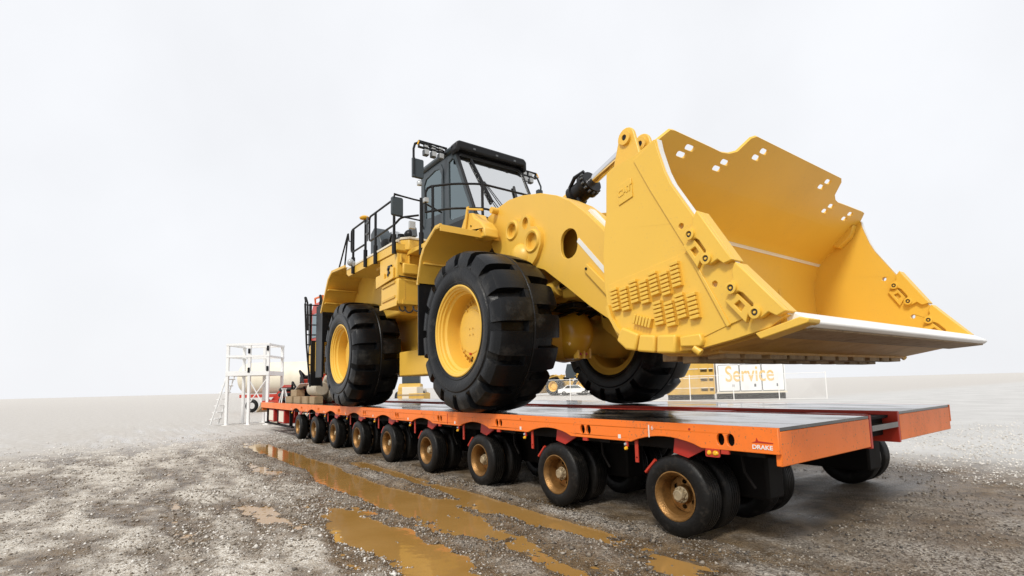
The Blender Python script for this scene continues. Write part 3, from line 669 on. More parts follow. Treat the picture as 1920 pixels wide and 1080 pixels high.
# --- walkways
for s in (-1, 1):
    Y = lambda a, b_: (min(s*a, s*b_), max(s*a, s*b_))
    a, b_ = Y(2.22, 1.4)
    d = MB(); d.side([(-5.55, 4.42), (-5.4, 4.34), (-2.55, 4.32), (-2.48, 4.36), (-2.48, 4.50), (-5.55, 4.54)], a, b_); pl = d.build('walkway', 'yellow', W, bevel=.008)
    a, b_ = Y(2.235, 2.17)
    d = MB(); d.box((-5.5, a, 4.515), (-2.46, b_, 4.56)); d.build('walkway_kerb', 'cream', pl, bevel=.005)
    a, b_ = Y(2.10, 1.55)
    d = MB(); d.plate([(-3.1, a), (-2.55, a), (-2.40, a+.12), (-2.40, b_-.05), (-2.45, b_), (-3.1, b_)], [], (0, 0, 4.37), (1,0,0), (0,1,0), (0,0,1), .22); d.build('corner_step', 'yellow', pl, bevel=.02)
    a, b_ = Y(2.11, 1.54)
    d = MB(); d.plate([(-3.12, a), (-2.54, a), (-2.385, a+.12), (-2.385, b_-.05), (-2.44, b_), (-3.12, b_)], [], (0, 0, 4.592), (1,0,0), (0,1,0), (0,0,1), .05); d.build('tread_plate', 'cream', pl, bevel=.01)
    a, b_ = Y(1.98, .95)
    d = MB(); d.box((-4.2, a, 4.28), (-.95, b_, 4.36)); d.build('cab_platform', 'yellow', pl, bevel=.01)
    a, b_ = Y(2.2, 1.55)
    # equipment cabinet below the walkway
    d = MB(); d.box((-3.42, a, 3.80), (-2.52, b_, 4.315)); eq = d.build('equipment_box', 'yellow', W, bevel=.02)
    d = MB(); d.box((-3.38, a+.01*(1 if s < 0 else 0), 3.25), (-2.50, b_-.01*(1 if s > 0 else 0), 3.79)); d.build('battery_box', 'yellow', eq, bevel=.03)
    if s < 0:
        d = MB(); d.plate([(-3.55, 3.72), (-2.62, 3.80), (-2.62, 4.02), (-2.75, 4.06), (-2.92, 3.86), (-3.1, 3.86), (-3.1, 3.98), (-3.55, 3.98)], [], (0, -2.24, 0), (1,0,0), (0,0,1), (0,1,0), .035); d.build('cover_panel', 'yellow', eq, bevel=.006)
        d = MB(); d.box((-2.93, -2.23, 3.86), (-2.74, -2.205, 4.10)); d.build('switch_recess', 'black', eq)
        for x, z in ((-2.86, 4.02), (-2.80, 3.94), (-2.86, 3.90)):
            d = MB(); d.cyl((x, -2.23, z), (x, -2.26, z), .03, 10); d.build('switch_knob', 'black', eq)
        for z in (3.70, 3.40):
            d = MB(); d.side([(-3.28, z-.03), (-2.62, z+.0), (-2.62, z+.05), (-3.28, z+.02)], -2.212, -2.19); d.build('door_bar', 'old_yellow', eq, bevel=.006)
        d = MB(); d.side([(-3.40, 3.22), (-2.51, 3.22), (-2.51, 3.33), (-3.40, 3.33)], -2.215, -2.19); d.build('sill_bar', 'yellow', eq, bevel=.01)
        d = MB(); d.box((-2.50, -2.10, 3.87), (-2.44, -1.62, 4.10)); d.build('step_box', 'yellow', eq, bevel=.03)
        d = MB(); d.box((-2.515, -2.14, 4.09), (-2.46, -2.12, 4.28)); d.box((-2.515, -1.96, 4.09), (-2.46, -1.94, 4.28)); d.box((-2.515, -2.14, 4.09), (-2.47, -1.94, 4.11)); d.build('latch_bracket', 'yellow', eq)
        d = MB(); d.tube([(-2.50, -2.17, 3.83), (-2.45, -2.05, 3.81), (-2.45, -1.85, 3.80), (-2.48, -1.6, 3.78)], .012, 6); d.build('cable', 'black', eq)
        for k in range(14):
            t = k/13
            d = MB(); d.ball((-2.498, -2.03+.42*t, 3.745-.008*t), .010, 6, 4); d.build('rivet', 'old_yellow', eq)
        for k in range(9):
            d = MB(); d.ball((-2.498, -2.03, 3.70-.045*k), .010, 6, 4); d.build('rivet', 'old_yellow', eq)
        d = MB(); d.side([(-2.485, 3.26), (-2.45, 3.26), (-2.45, 3.35), (-2.485, 3.35)], -2.1, -1.6); d.build('front_sill', 'yellow', eq)
        d = MB()
        for k, (y, rr) in enumerate(((-2.0, .07), (-1.9, .10), (-1.78, .08))):
            d.tube([(-2.7+.1*k, y+rr*math.cos(t), 3.24-abs(rr*1.3*math.sin(t))) for t in np.linspace(0, math.pi, 9)], .016, 6)
        d.build('hose_loop', 'greyseat', eq)
# --- deck-top equipment
d = MB(); d.side([(-5.75, 4.5), (-5.05, 4.5), (-5.05, 5.2), (-5.2, 5.45), (-5.5, 5.72), (-5.75, 5.6)], -1.55, -1.15); d.build('intake_cowl', 'slate', W, bevel=.04)
d = MB(); d.cyl((-5.3, -1.05, 4.6), (-5.3, -1.05, 5.6), .13, 20); d.build('exhaust_stack', 'chrome', W)
d = MB(); d.lathe([(.12, 0), (.12, .3), (.29, .34), (.31, .44), (.29, .52), (.1, .55), (0, .55)], 28, (-4.35, -1.5, 4.55), 'Z'); d.build('air_precleaner', 'black', W)
d = MB(); d.box((-3.9, -1.75, 4.6), (-3.4, -1.3, 4.95)); d.ball((-3.45, -1.5, 5.0), .13, 12, 8); d.cyl((-3.8, -1.55, 4.9), (-3.8, -1.55, 5.1), .08, 12)
d.tube([(-3.9, -1.7, 4.7), (-4.0, -1.75, 4.95), (-3.85, -1.75, 5.08), (-3.7, -1.7, 4.95)], .02, 6); d.build('filler_assembly', 'black', W)
d = MB(); d.side([(-3.6, 4.95), (-3.45, 5.25), (-3.3, 5.15), (-3.25, 4.95)], -1.5, -1.4); d.build('filler_bracket', 'greyseat', W)
# --- handrails
def rail(name, pts, r=.022, parent=W): return MB().tube(pts, r, 8).build(name, 'black', parent)
yr = -2.25
def bend(a, b_, c, r=.09):                # rounded corner at b
    a, b_, c = Vector(a), Vector(b_), Vector(c); u = (a-b_).normalized(); v = (c-b_).normalized()
    return [b_+u*r, b_+(u+v)*r*.3, b_+v*r]
def path(*ps, r=.09):
    out = [Vector(ps[0])]
    for i in range(1, len(ps)-1): out += bend(ps[i-1], ps[i], ps[i+1], r)
    return out+[Vector(ps[-1])]
h1 = rail('handrail', path((-4.25, yr, 4.86), (-5.12, yr, 4.86), (-5.12, yr, 5.42), (-4.2, yr, 5.42)))
for x in (-4.98, -4.16):
    d = MB(); d.cyl((x, yr, 4.55), (x, yr, 5.42), .028, 10); d.cyl((x, yr, 4.33), (x, yr, 4.72), .045, 10); d.build('rail_post', 'black', h1)
d = MB(); d.lathe([(.03, 0), (.11, .02), (.12, .05), (.07, .09), (0, .10)], 18, (-4.22, yr, 5.44), 'Z'); d.build('beacon_lamp', 'amber', h1)
h2 = rail('handrail', path((-1.95, -1.99, 4.96), (-2.2, yr, 4.94), (-2.5, yr, 4.88), (-3.92, yr, 4.86), (-3.92, yr, 5.42), (-2.62, yr, 5.42), r=.07))
for x in (-3.55, -2.54):
    d = MB(); d.cyl((x, yr, 4.5), (x, yr, 5.42), .028, 10); d.cyl((x, yr, 4.28), (x, yr, 4.68), .045, 10); d.build('rail_post', 'black', h2)
d = MB(); d.box((-4.12, yr-.02, 5.05), (-3.98, yr+.02, 5.09)); d.box((-4.12, yr-.02, 5.30), (-3.98, yr+.02, 5.34)); d.cyl((-4.05, yr, 4.9), (-4.05, yr, 5.45), .02, 8); d.build('gate_latch', 'greyseat', h2)
h3 = rail('handrail', [(-5.38, yr, 5.40), (-6.05, yr, 4.66)], .02)
rail('rail_post', [(-5.38, yr, 5.40), (-5.60, yr, 4.62)], .02, h3); rail('rail_stay', [(-5.34, yr, 5.40), (-5.30, yr, 5.2), (-5.15, yr, 5.15)], .014, h3)
d = MB(); d.ball((-5.0, -2.3, 4.60), .09, 12, 8); d.cyl((-5.0, -2.25, 4.45), (-4.9, -2.25, 4.6), .03, 8); d.build('work_lamp', 'lamp', W)
h4 = rail('handrail', path((-1.62, -2.0, 4.93), (-1.62, -2.0, 5.43), (-1.18, -1.62, 5.43), (-.90, -1.18, 5.43), (-.90, -.10, 5.43), (-.95, .9, 5.43), r=.12))
rail('mid_rail', path((-1.62, -2.0, 4.93), (-1.18, -1.70, 4.93), (-.85, -1.22, 4.93), (-.88, -.1, 4.93), (-.95, .9, 4.93), r=.1), .022, h4)
for x, y in ((-1.5, -1.91), (-.88, -1.18), (-.93, .4)):
    d = MB(); d.cyl((x, y, 4.36), (x, y, 5.43), .028, 10); d.cyl((x, y, 4.30), (x, y, 4.62), .04, 10); d.build('rail_post', 'black', h4)
h5 = MB(); h5.cyl((-1.9, -1.96, 4.25), (-1.9, -1.96, 5.30), .03, 10); h5.cyl((-1.9, -1.96, 4.16), (-1.9, -1.96, 4.6), .048, 10); h5 = h5.build('handrail', 'black', W)
d = MB(); d.box((-1.66, -2.04, 5.12), (-1.56, -1.96, 5.20)); d.build('rail_clamp', 'lamp', h4)
# mirrors
m1 = MB(); m1.front(rrect(-2.435, 5.055, .235, .37, .04), -2.0, -1.93); m1 = m1.build('lower_mirror', 'slate', W, bevel=.015)
d = MB(); d.tube([(-1.95, -2.5, 5.2), (-1.93, -2.5, 5.28), (-1.93, -2.35, 5.27), (-1.92, -2.1, 5.25), (-1.9, -1.97, 5.24), (-2.3, -1.3, 5.24)], .018, 6)
d.tube([(-1.95, -2.45, 4.87), (-1.93, -2.2, 4.86), (-1.9, -1.97, 4.84)], .016, 6); d.build('mirror_arm', 'black', m1)
d = MB(); d.box((-1.96, -2.2, 4.66), (-1.90, -2.08, 4.80)); d.build('step_lamp', 'lamp', m1)
m2 = MB(); m2.front(rrect(-1.60, 6.29, .21, .42, .03), -2.80, -2.72); m2.front(rrect(-1.73, 6.29, .06, .44, .02), -2.78, -2.70); m2 = m2.build('upper_mirror', 'slate', W, bevel=.012)
d = MB(); d.tube([(-2.72, -1.735, 6.12), (-2.72, -1.735, 6.70), (-2.72, -1.70, 6.82), (-2.72, -1.60, 6.88), (-2.72, -1.0, 6.82)], .026, 8); d.build('mirror_arm', 'black', m2)
d = MB(); d.lathe([(0, -.05), (.055, -.04), (.06, .03), (.03, .07)], 12, (-2.72, -1.60, 5.95), 'Z'); d.build('round_lamp', 'lamp', m2)
m3 = MB(); m3.front(rrect(1.74, 6.35, .16, .34, .03), -2.80, -2.72); m3.tube([(-2.72, 1.74, 6.2), (-2.72, 1.76, 6.6), (-2.72, 1.65, 6.8), (-2.72, 1.55, 6.84)], .022, 8); m3.build('upper_mirror', 'slate', W)
# --- cab
cb = MB(); cb.box((-4.10, -.88, 4.37), (-1.78, .88, 4.62)); cb.box((-4.08, -.86, 4.62), (-4.0, .86, 5.45)); cab = cb.build('cab', 'black', W, bevel=.02)
out = [(-4.10, 4.40), (-1.80, 4.40), (-1.56, 4.98), (-1.60, 5.10), (-2.42, 6.76), (-4.10, 6.76)]
hw = [(-3.96, 4.55), (-2.94, 4.55), (-2.94, 6.45), (-3.05, 6.66), (-3.3, 6.70), (-3.85, 6.62), (-3.96, 6.5)]
sw = [(-2.70, 5.30), (-2.64, 5.24), (-1.86, 5.18), (-1.80, 5.26), (-2.44, 6.55), (-2.52, 6.62), (-2.70, 6.58)]
for s in (-1, 1):
    d = MB(); d.side(out, s*.90, s*.84, [hw, sw]); d.build('side_frame', 'slate' if s < 0 else 'black', cab, bevel=.012)
    d = MB(); d.side(sw, s*.875, s*.865); d.build('side_window', 'glass', cab, smooth=0)
    dw = [(-3.88, 5.58), (-3.03, 5.50), (-3.01, 6.40), (-3.10, 6.56), (-3.32, 6.60), (-3.78, 6.54), (-3.88, 6.42)]
    d = MB(); d.side([(-3.97, 4.54), (-2.93, 4.54), (-2.93, 6.46), (-3.04, 6.67), (-3.3, 6.71), (-3.86, 6.63), (-3.97, 6.51)], s*.925, s*.885, [dw]); d.build('door', 'slate', cab, bevel=.012)
    d = MB(); d.side(dw, s*.905, s*.895); d.build('door_window', 'glass', cab, smooth=0)
    d = MB(); d.tube([(-3.90, s*.93, 5.35), (-3.90, s*.96, 5.45), (-3.90, s*.96, 5.95), (-3.90, s*.93, 6.05)], .014, 6); d.build('grab_handle', 'black', cab)
    d = MB(); d.side([(-2.86, 4.45), (-1.84, 4.45), (-1.66, 4.92), (-1.80, 5.10), (-2.86, 5.16)], s*.915, s*.895); d.build('lower_panel', 'black', cab, bevel=.01)
# windshield (slanting), its frame and wipers
wa, wb_ = Vector((-1.56, 0, 5.00)), Vector((-2.40, 0, 6.74)); wd = (wb_-wa); wnrm = Vector((wd.z, 0, -wd.x)).normalized()
d = MB(); d.plate(rrect(0, .5*wd.length, 1.72, wd.length-.10, .10), [], wa-wnrm*.02, (0,1,0), wd.normalized(), wnrm, .012); d.build('windshield', 'windshield', cab, smooth=0)
d = MB(); d.plate([(-.90, 0), (.90, 0), (.90, wd.length), (-.90, wd.length)], [rrect(0, .5*wd.length, 1.68, wd.length-.14, .10)], wa-wnrm*.03, (0,1,0), wd.normalized(), wnrm, .05); d.build('windshield_frame', 'black', cab, bevel=.012)
d = MB(); d.box((-1.80, -.86, 4.40), (-1.60, .86, 4.98)); d.build('front_lower_panel', 'black', cab, bevel=.02)
def wpt(y, t, o=.03): return wa+wd*t+wnrm*o+Vector((0, y, 0))
for a, b_, c in (((-.56, .90), (-.36, .28), (-.02, .02)), ((.42, .62), (.30, .10), (.05, .02))):
    d = MB(); d.tube([wpt(a[0], a[1]), wpt(b_[0], b_[1])], .030, 6); wi = d.build('wiper', 'black', cab)
    mid = ((a[0]+b_[0])/2, (a[1]+b_[1])/2)
    d = MB(); d.tube([wpt(mid[0], mid[1], .05), wpt(c[0]-.04, c[1], .06)], .010, 6); d.tube([wpt(mid[0]+.05, mid[1]-.02, .05), wpt(c[0]+.06, c[1], .06)], .010, 6); d.build('wiper_arm', 'black', wi)
# roof with rounded visor
d = MB(); d.plate(rrect(-3.20, 0, 1.85, 1.92, .12), [], (0, 0, 6.762), (1,0,0), (0,1,0), (0,0,1), .13); roof = d.build('roof', 'slate', cab, bevel=.05)
d = MB(); d.front([(-.96, 6.70), (-.96, 6.88), (-.88, 6.945), (.88, 6.945), (.96, 6.88), (.96, 6.66), (.90, 6.62), (.86, 6.76), (-.86, 6.76), (-.90, 6.66)], -2.52, -2.24); d.build('sun_visor', 'black', cab, bevel=.04)
for y in (-.5, .1, .6):
    d = MB(); d.box((-2.242, y-.03, 6.80), (-2.23, y+.03, 6.84)); d.build('visor_lug', 'greyseat', cab)
d = MB(); d.box((-4.06, -.80, 5.5), (-4.03, .80, 6.65)); d.build('rear_window', 'windshield', cab, smooth=0)
d = MB(); d.box((-3.5, -.28, 5.05), (-2.95, .28, 5.25)); d.box((-3.6, -.26, 5.2), (-3.45, .26, 6.05)); d.box((-3.55, -.14, 6.07), (-3.48, .14, 6.25)); d.build('driver_seat', 'greyseat', cab, bevel=.05)
d = MB(); d.tube([(-1.95, 0, 4.9), (-2.35, 0, 5.42)], .04, 8); d.lathe([(.17, -.015), (.19, 0), (.17, .015), (.155, 0)], 20, (-2.38, 0, 5.46), 'Z', close=True); d.build('steering_column', 'black', cab)
for s in (-1, 1):
    d = MB()
    for z in (6.78, 6.91): d.box((-2.76, min(s*.93, s*1.62), z-.014), (-2.70, max(s*.93, s*1.62), z+.014))
    for k in range(6): y = s*(.95+.132*k); d.box((-2.755, y-.012, 6.78), (-2.705, y+.012, 6.91))
    lbx = d.build('light_bar', 'black', cab)
    for k in range(3):
        y = s*(1.08+.18*k)
        d = MB(); d.box((-2.80, y-.058, 6.62), (-2.68, y+.058, 6.75)); d.build('lamp_housing', 'greyseat', lbx, bevel=.015)
        d = MB(); d.box((-2.679, y-.05, 6.63), (-2.668, y+.05, 6.74)); d.build('work_lamp', 'lamp', lbx, bevel=.004)
        d = MB(); d.box((-2.768, y-.05, 6.80), (-2.70, y+.05, 6.885)); d.build('upper_lamp', 'lamp', lbx, bevel=.01)
    d = MB(); d.tube([(-2.70, s*1.62, 6.90), (-2.68, s*1.66, 6.80)], .014, 6); d.build('amber_marker', 'amber', lbx)
# --- bracket lump on the fender beside the arm
d = MB(); d.side([(-1.20, 4.32), (-1.22, 4.52), (-1.10, 4.58), (-1.02, 4.70), (-.86, 4.78), (-.70, 4.74), (-.62, 4.62), (-.45, 4.52), (-.30, 4.36), (-.28, 4.20), (-1.0, 4.24)], -1.52, -1.22, [circ(-.43, 4.32, .05, n=12)]); bk = d.build('pivot_bracket', 'yellow', W, bevel=.03)
for x, z in ((-.74, 4.50), (-.74, 4.36), (-1.14, 4.44), (-1.08, 4.38), (-1.14, 4.37), (-1.05, 4.45)):
    d = MB(); d.cyl((x, -1.54, z), (x, -1.515, z), .014, 8); d.build('bolt', 'black', bk)
d = MB(); d.side([(-.98, 4.45), (-.84, 4.88), (-.78, 4.88), (-.90, 4.45)], -1.56, -1.535); d.tube([(-.82, -1.55, 4.84), (-.45, -1.45, 4.74)], .02, 6); d.build('lock_pin', 'yellow', bk)
d = MB(); d.cyl((-.48, -1.25, 4.78), (-.48, -1.12, 4.78), .06, 14); d.build('pin_eye', 'yellow', bk)
# --- lift arms
def inset(P, d_):
    out = []; n_ = len(P); ar = sum(P[i][0]*P[(i+1) % n_][1]-P[(i+1) % n_][0]*P[i][1] for i in range(n_))
    for i in range(n_):
        a, c = Vector(P[i-1]), Vector(P[(i+1) % n_]); t_ = (c-a).normalized(); nn = Vector((-t_.y, t_.x))*(1 if ar > 0 else -1)
        out.append(tuple(Vector(P[i])+nn*d_))
    return out
armp = [(-.80, 4.38), (-.86, 4.62), (-.80, 4.75), (-.50, 4.83), (-.10, 4.88), (.30, 4.84), (.81, 4.72), (1.20, 4.56), (1.52, 4.37), (1.85, 4.09), (2.17, 3.77), (2.55, 3.30), (2.95, 2.85), (3.30, 2.60), (3.52, 2.35), (3.50, 2.08), (3.25, 1.98), (2.85, 2.12), (2.45, 2.32), (2.10, 2.54), (1.85, 2.70), (1.33, 3.08), (.85, 3.42), (.35, 3.62), (-.20, 3.78), (-.62, 4.05)]
for s in (-1, 1):
    d = MB(); d.side(armp, s*1.12, s*1.06, [rrect(1.455, 3.715, .38, .46, .18, 6)], split=True); arm = d.build('lift_arm', 'yellow', W, bevel=.02, seg=3)
    ins = inset(armp, .05)
    d = MB(); d.side(armp, s*1.062, s*.70, [ins]); d.side(armp, s*.702, s*.64); d.build('arm_box', 'yellow', arm)
    d = MB(); d.side([(-.13, 4.20), (-.10, 4.38), (.04, 4.47), (.20, 4.44), (.29, 4.36), (.36, 4.42), (.48, 4.43), (.58, 4.34), (.60, 4.20), (.76, 4.16), (.86, 4.02), (.85, 3.84), (.74, 3.66), (.55, 3.50), (.15, 3.55), (-.06, 3.80)], s*1.19, s*1.09,
        [circ(.08, 4.26, .11, .125, 18), circ(.455, 4.29, .08, .105, 18), circ(.63, 3.94, .125, .14, 18)]); hc = d.build('hinge_casting', 'yellow', arm)
    for cx_, cz_, q in ((.08, 4.26, .155), (.63, 3.94, .175)):
        d = MB(); d.lathe([(q, -.06), (q+.025, -.03), (q+.03, .02)][::1], 28, (cx_, s*1.16, cz_)); d.lathe([(q, -.06 if s < 0 else .06), (q-.03, -.05 if s < 0 else .05), (q-.04, 0)], 28, (cx_, s*1.16, cz_)); d.build('ring_boss', 'yellow', hc)
    d = MB(); d.ball((.27, s*1.10, 3.74), .26, 24, 14, (1, .85, 1)); d.build('pin_boss', 'yellow', hc)
    d = MB(); d.side([(1.64, 3.70), (1.69, 3.75), (2.40, 2.98), (2.35, 2.93)], s*1.126, s*1.121); d.build('crease_highlight', 'sticker', arm)  # raised plate edge, its light reflection put in as a white strip
    d = MB(); d.side([(1.80, 3.22), (1.86, 3.32), (2.6, 2.62), (2.52, 2.50)], s*1.16, s*1.115); d.build('hose_guard', 'yellow', arm, bevel=.01)
    d = MB(); d.cyl((1.86, s*1.16, 3.24), (1.86, s*1.175, 3.24), .02, 8); d.build('bolt', 'black', arm)
    d = MB(); d.side([(1.78, 4.165), (1.83, 4.18), (2.30, 3.66), (2.25, 3.63)], s*1.0, s*.9); d.build('top_strip', 'sticker', arm)
d = MB(); d.box((1.75, -.64, 2.95), (2.25, .64, 3.45)); d.build('arm_cross_tube', 'yellow', W, bevel=.06)
# lift cylinders
for s in (-1, 1):
    d = MB(); d.cyl((-.7, s*.85, 2.95), (.9, s*.85, 3.15), .14, 20); lc = d.build('lift_cylinder', 'yellow', W)
    d = MB(); d.cyl((.9, s*.85, 3.15), (1.7, s*.85, 3.25), .075, 16); d.build('cylinder_rod', 'chrome', lc)
# tilt cylinders and levers
for y in (0.,):
    a, g0, e_ = Vector((-1.1, y, 4.55)), Vector((.42, y, 4.98)), Vector((1.90, y, 5.48))
    u = (e_-g0).normalized()
    d = MB(); d.tube([a, g0], .165, 24); tc_ = d.build('tilt_cylinder', 'yellow', W)
    d = MB()
    for t0, t1, r_ in ((0, .10, .215), (.10, .34, .185), (.34, .42, .235), (.42, .50, .20)): d.tube([g0+u*t0, g0+u*t1], r_, 24)
    gl = d.build('cylinder_gland', 'black', tc_)
    A0 = u.cross(Vector((0,1,0))).normalized(); A1 = u.cross(A0)
    d = MB()
    for k in range(14):
        t = 2*math.pi*k/14; q = g0+u*.42+(A0*math.cos(t)+A1*math.sin(t))*.21; d.tube([q, q+u*.05], .022, 6)
    d.build('gland_bolt_ring', 'greyseat', gl)
    d = MB(); d.tube([g0+u*.45, e_], .088, 20); d.build('cylinder_rod', 'chrome', tc_)
    d = MB(); d.tube([g0+u*.2+Vector((0, -.1, -.15)), g0+u*.3+Vector((0, -.1, -.35)), (.75, y-.1, 4.4), (.6, y-.1, 3.9)], .035, 8); d.tube([g0+Vector((0, -.12, .15)), g0+u*.2+Vector((0, -.16, .22)), g0+u*.4+Vector((0, -.1, .22))], .035, 8); d.build('cylinder_hose', 'black', tc_)
    lev = [(1.90+.175*math.cos(t), 5.47+.175*math.sin(t)) for t in np.linspace(R_(20), R_(190), 12)]+[(1.58, 5.0), (1.62, 4.5), (2.2, 3.3), (2.6, 2.6), (2.85, 2.5), (2.95, 2.7), (2.6, 3.6), (2.35, 4.4), (2.2, 5.0)]
    for dy in (-.22, .16):
        d = MB(); d.side(lev, y+dy, y+dy+.06); lv = d.build('tilt_lever', 'yellow', W, bevel=.015)
        d = MB(); d.lathe([(.045, -.03), (.05, -.045), (.115, -.045), (.12, 0)], 24, (1.90, y+dy, 5.47)); d.build('pin_boss', 'yellow', lv)
        d = MB(); d.lathe([(0, -.03), (.045, -.03)], 16, (1.90, y+dy-.002, 5.47)); d.build('pin_end', 'black', lv)
    d = MB(); d.cyl((2.85, y, 2.65), (3.5, y, 3.0), .11, 14); d.build('bucket_link', 'yellow', W)
# --- rear ladder
ld = rail('rear_ladder', [(-9.35, -1.70, 1.70), (-9.6, -1.72, 3.0), (-9.6, -1.72, 4.35), (-9.5, -1.74, 4.52), (-9.35, -1.74, 4.35), (-9.35, -1.72, 3.4)], .028)
rail('ladder_rail', [(-9.45, -2.02, 1.70), (-9.62, -2.10, 3.0), (-9.62, -2.16, 4.25), (-9.5, -2.18, 4.42), (-9.35, -2.16, 4.25), (-9.35, -2.14, 3.4)], .028, ld)
for k in range(9): z = 1.75+.31*k; rail('ladder_rung', [(-9.44-.05*min(k, 4)*.8, -1.70, z), (-9.50-.04*min(k, 4), -2.03-.012*k, z)], .02, ld)
d = MB(); d.box((-9.45, -2.02, 1.72), (-9.38, -1.70, 3.1)); d.build('ladder_backing', 'black', ld)
MB().box((-9.9, -1.98, 3.0), (-9.75, -1.92, 4.3)).build('rear_post', 'black', W); MB().box((-9.05, -1.98, 1.95), (-8.4, -1.915, 4.1)).build('rear_panel', 'black', W, bevel=.02)
# ------------------------------------------------------------------ bucket (part of the loader)
BW = 2.36
inner = [(5.30, 2.065), (4.85, 2.02), (4.35, 1.985), (4.02, 1.99), (3.80, 2.06), (3.63, 2.19), (3.52, 2.38), (3.465, 2.62), (3.455, 2.88), (3.48, 3.12), (3.56, 3.36), (3.68, 3.47), (3.85, 3.60), (4.035, 3.763)]
d = MB(); d.sheet(inner, -BW, BW, .055); bk = d.build('bucket', 'bucket', W, smooth=30)
# seam between floor and back wall
d = MB(); d.sheet([(3.553, 3.340), (3.560, 3.362), (3.578, 3.378)], -BW+.01, BW-.01, -.012); d.build('weld_seam', 'sticker', bk)
# spill guard: central raised section and two side tabs, with slots
sg0, sgd = Vector((4.035, 0, 3.763)), (Vector((4.493, 0, 4.205))-Vector((4.035, 0, 3.763)))
L_ = sgd.length; sgu = sgd.normalized(); sgn = Vector((-sgu.z, 0, sgu.x))
def tab(x, z): return ((Vector((x, 0, z))-sg0).dot(sgu))
H0 = tab(4.285, 4.015); H1 = tab(4.32, 4.0); HC = L_
right = [(2.37, -.0), (2.40, .20), (2.30, H0), (2.24, H0+.01), (1.60, H0-.0), (1.42, H1-.02), (1.30, H1+.0), (1.20, H1+.05), (1.12, HC-.04), (1.05, HC)]
outl = right+[(-a, b_) for a, b_ in reversed(right)]
slots = []
for yy, hh in ((1.93, .225), (1.30, .225), (.80, .485)):
    for s in (-1, 1):
        slots += [rrect(s*yy+.02, hh+.045, .15, .058, .024), rrect(s*yy-.04, hh-.045, .15, .058, .024)]
d = MB(); d.plate(outl, slots, sg0, (0,1,0), sgu, sgn, .032); d.v = d.v; d.build('spill_guard', 'bucket', bk)
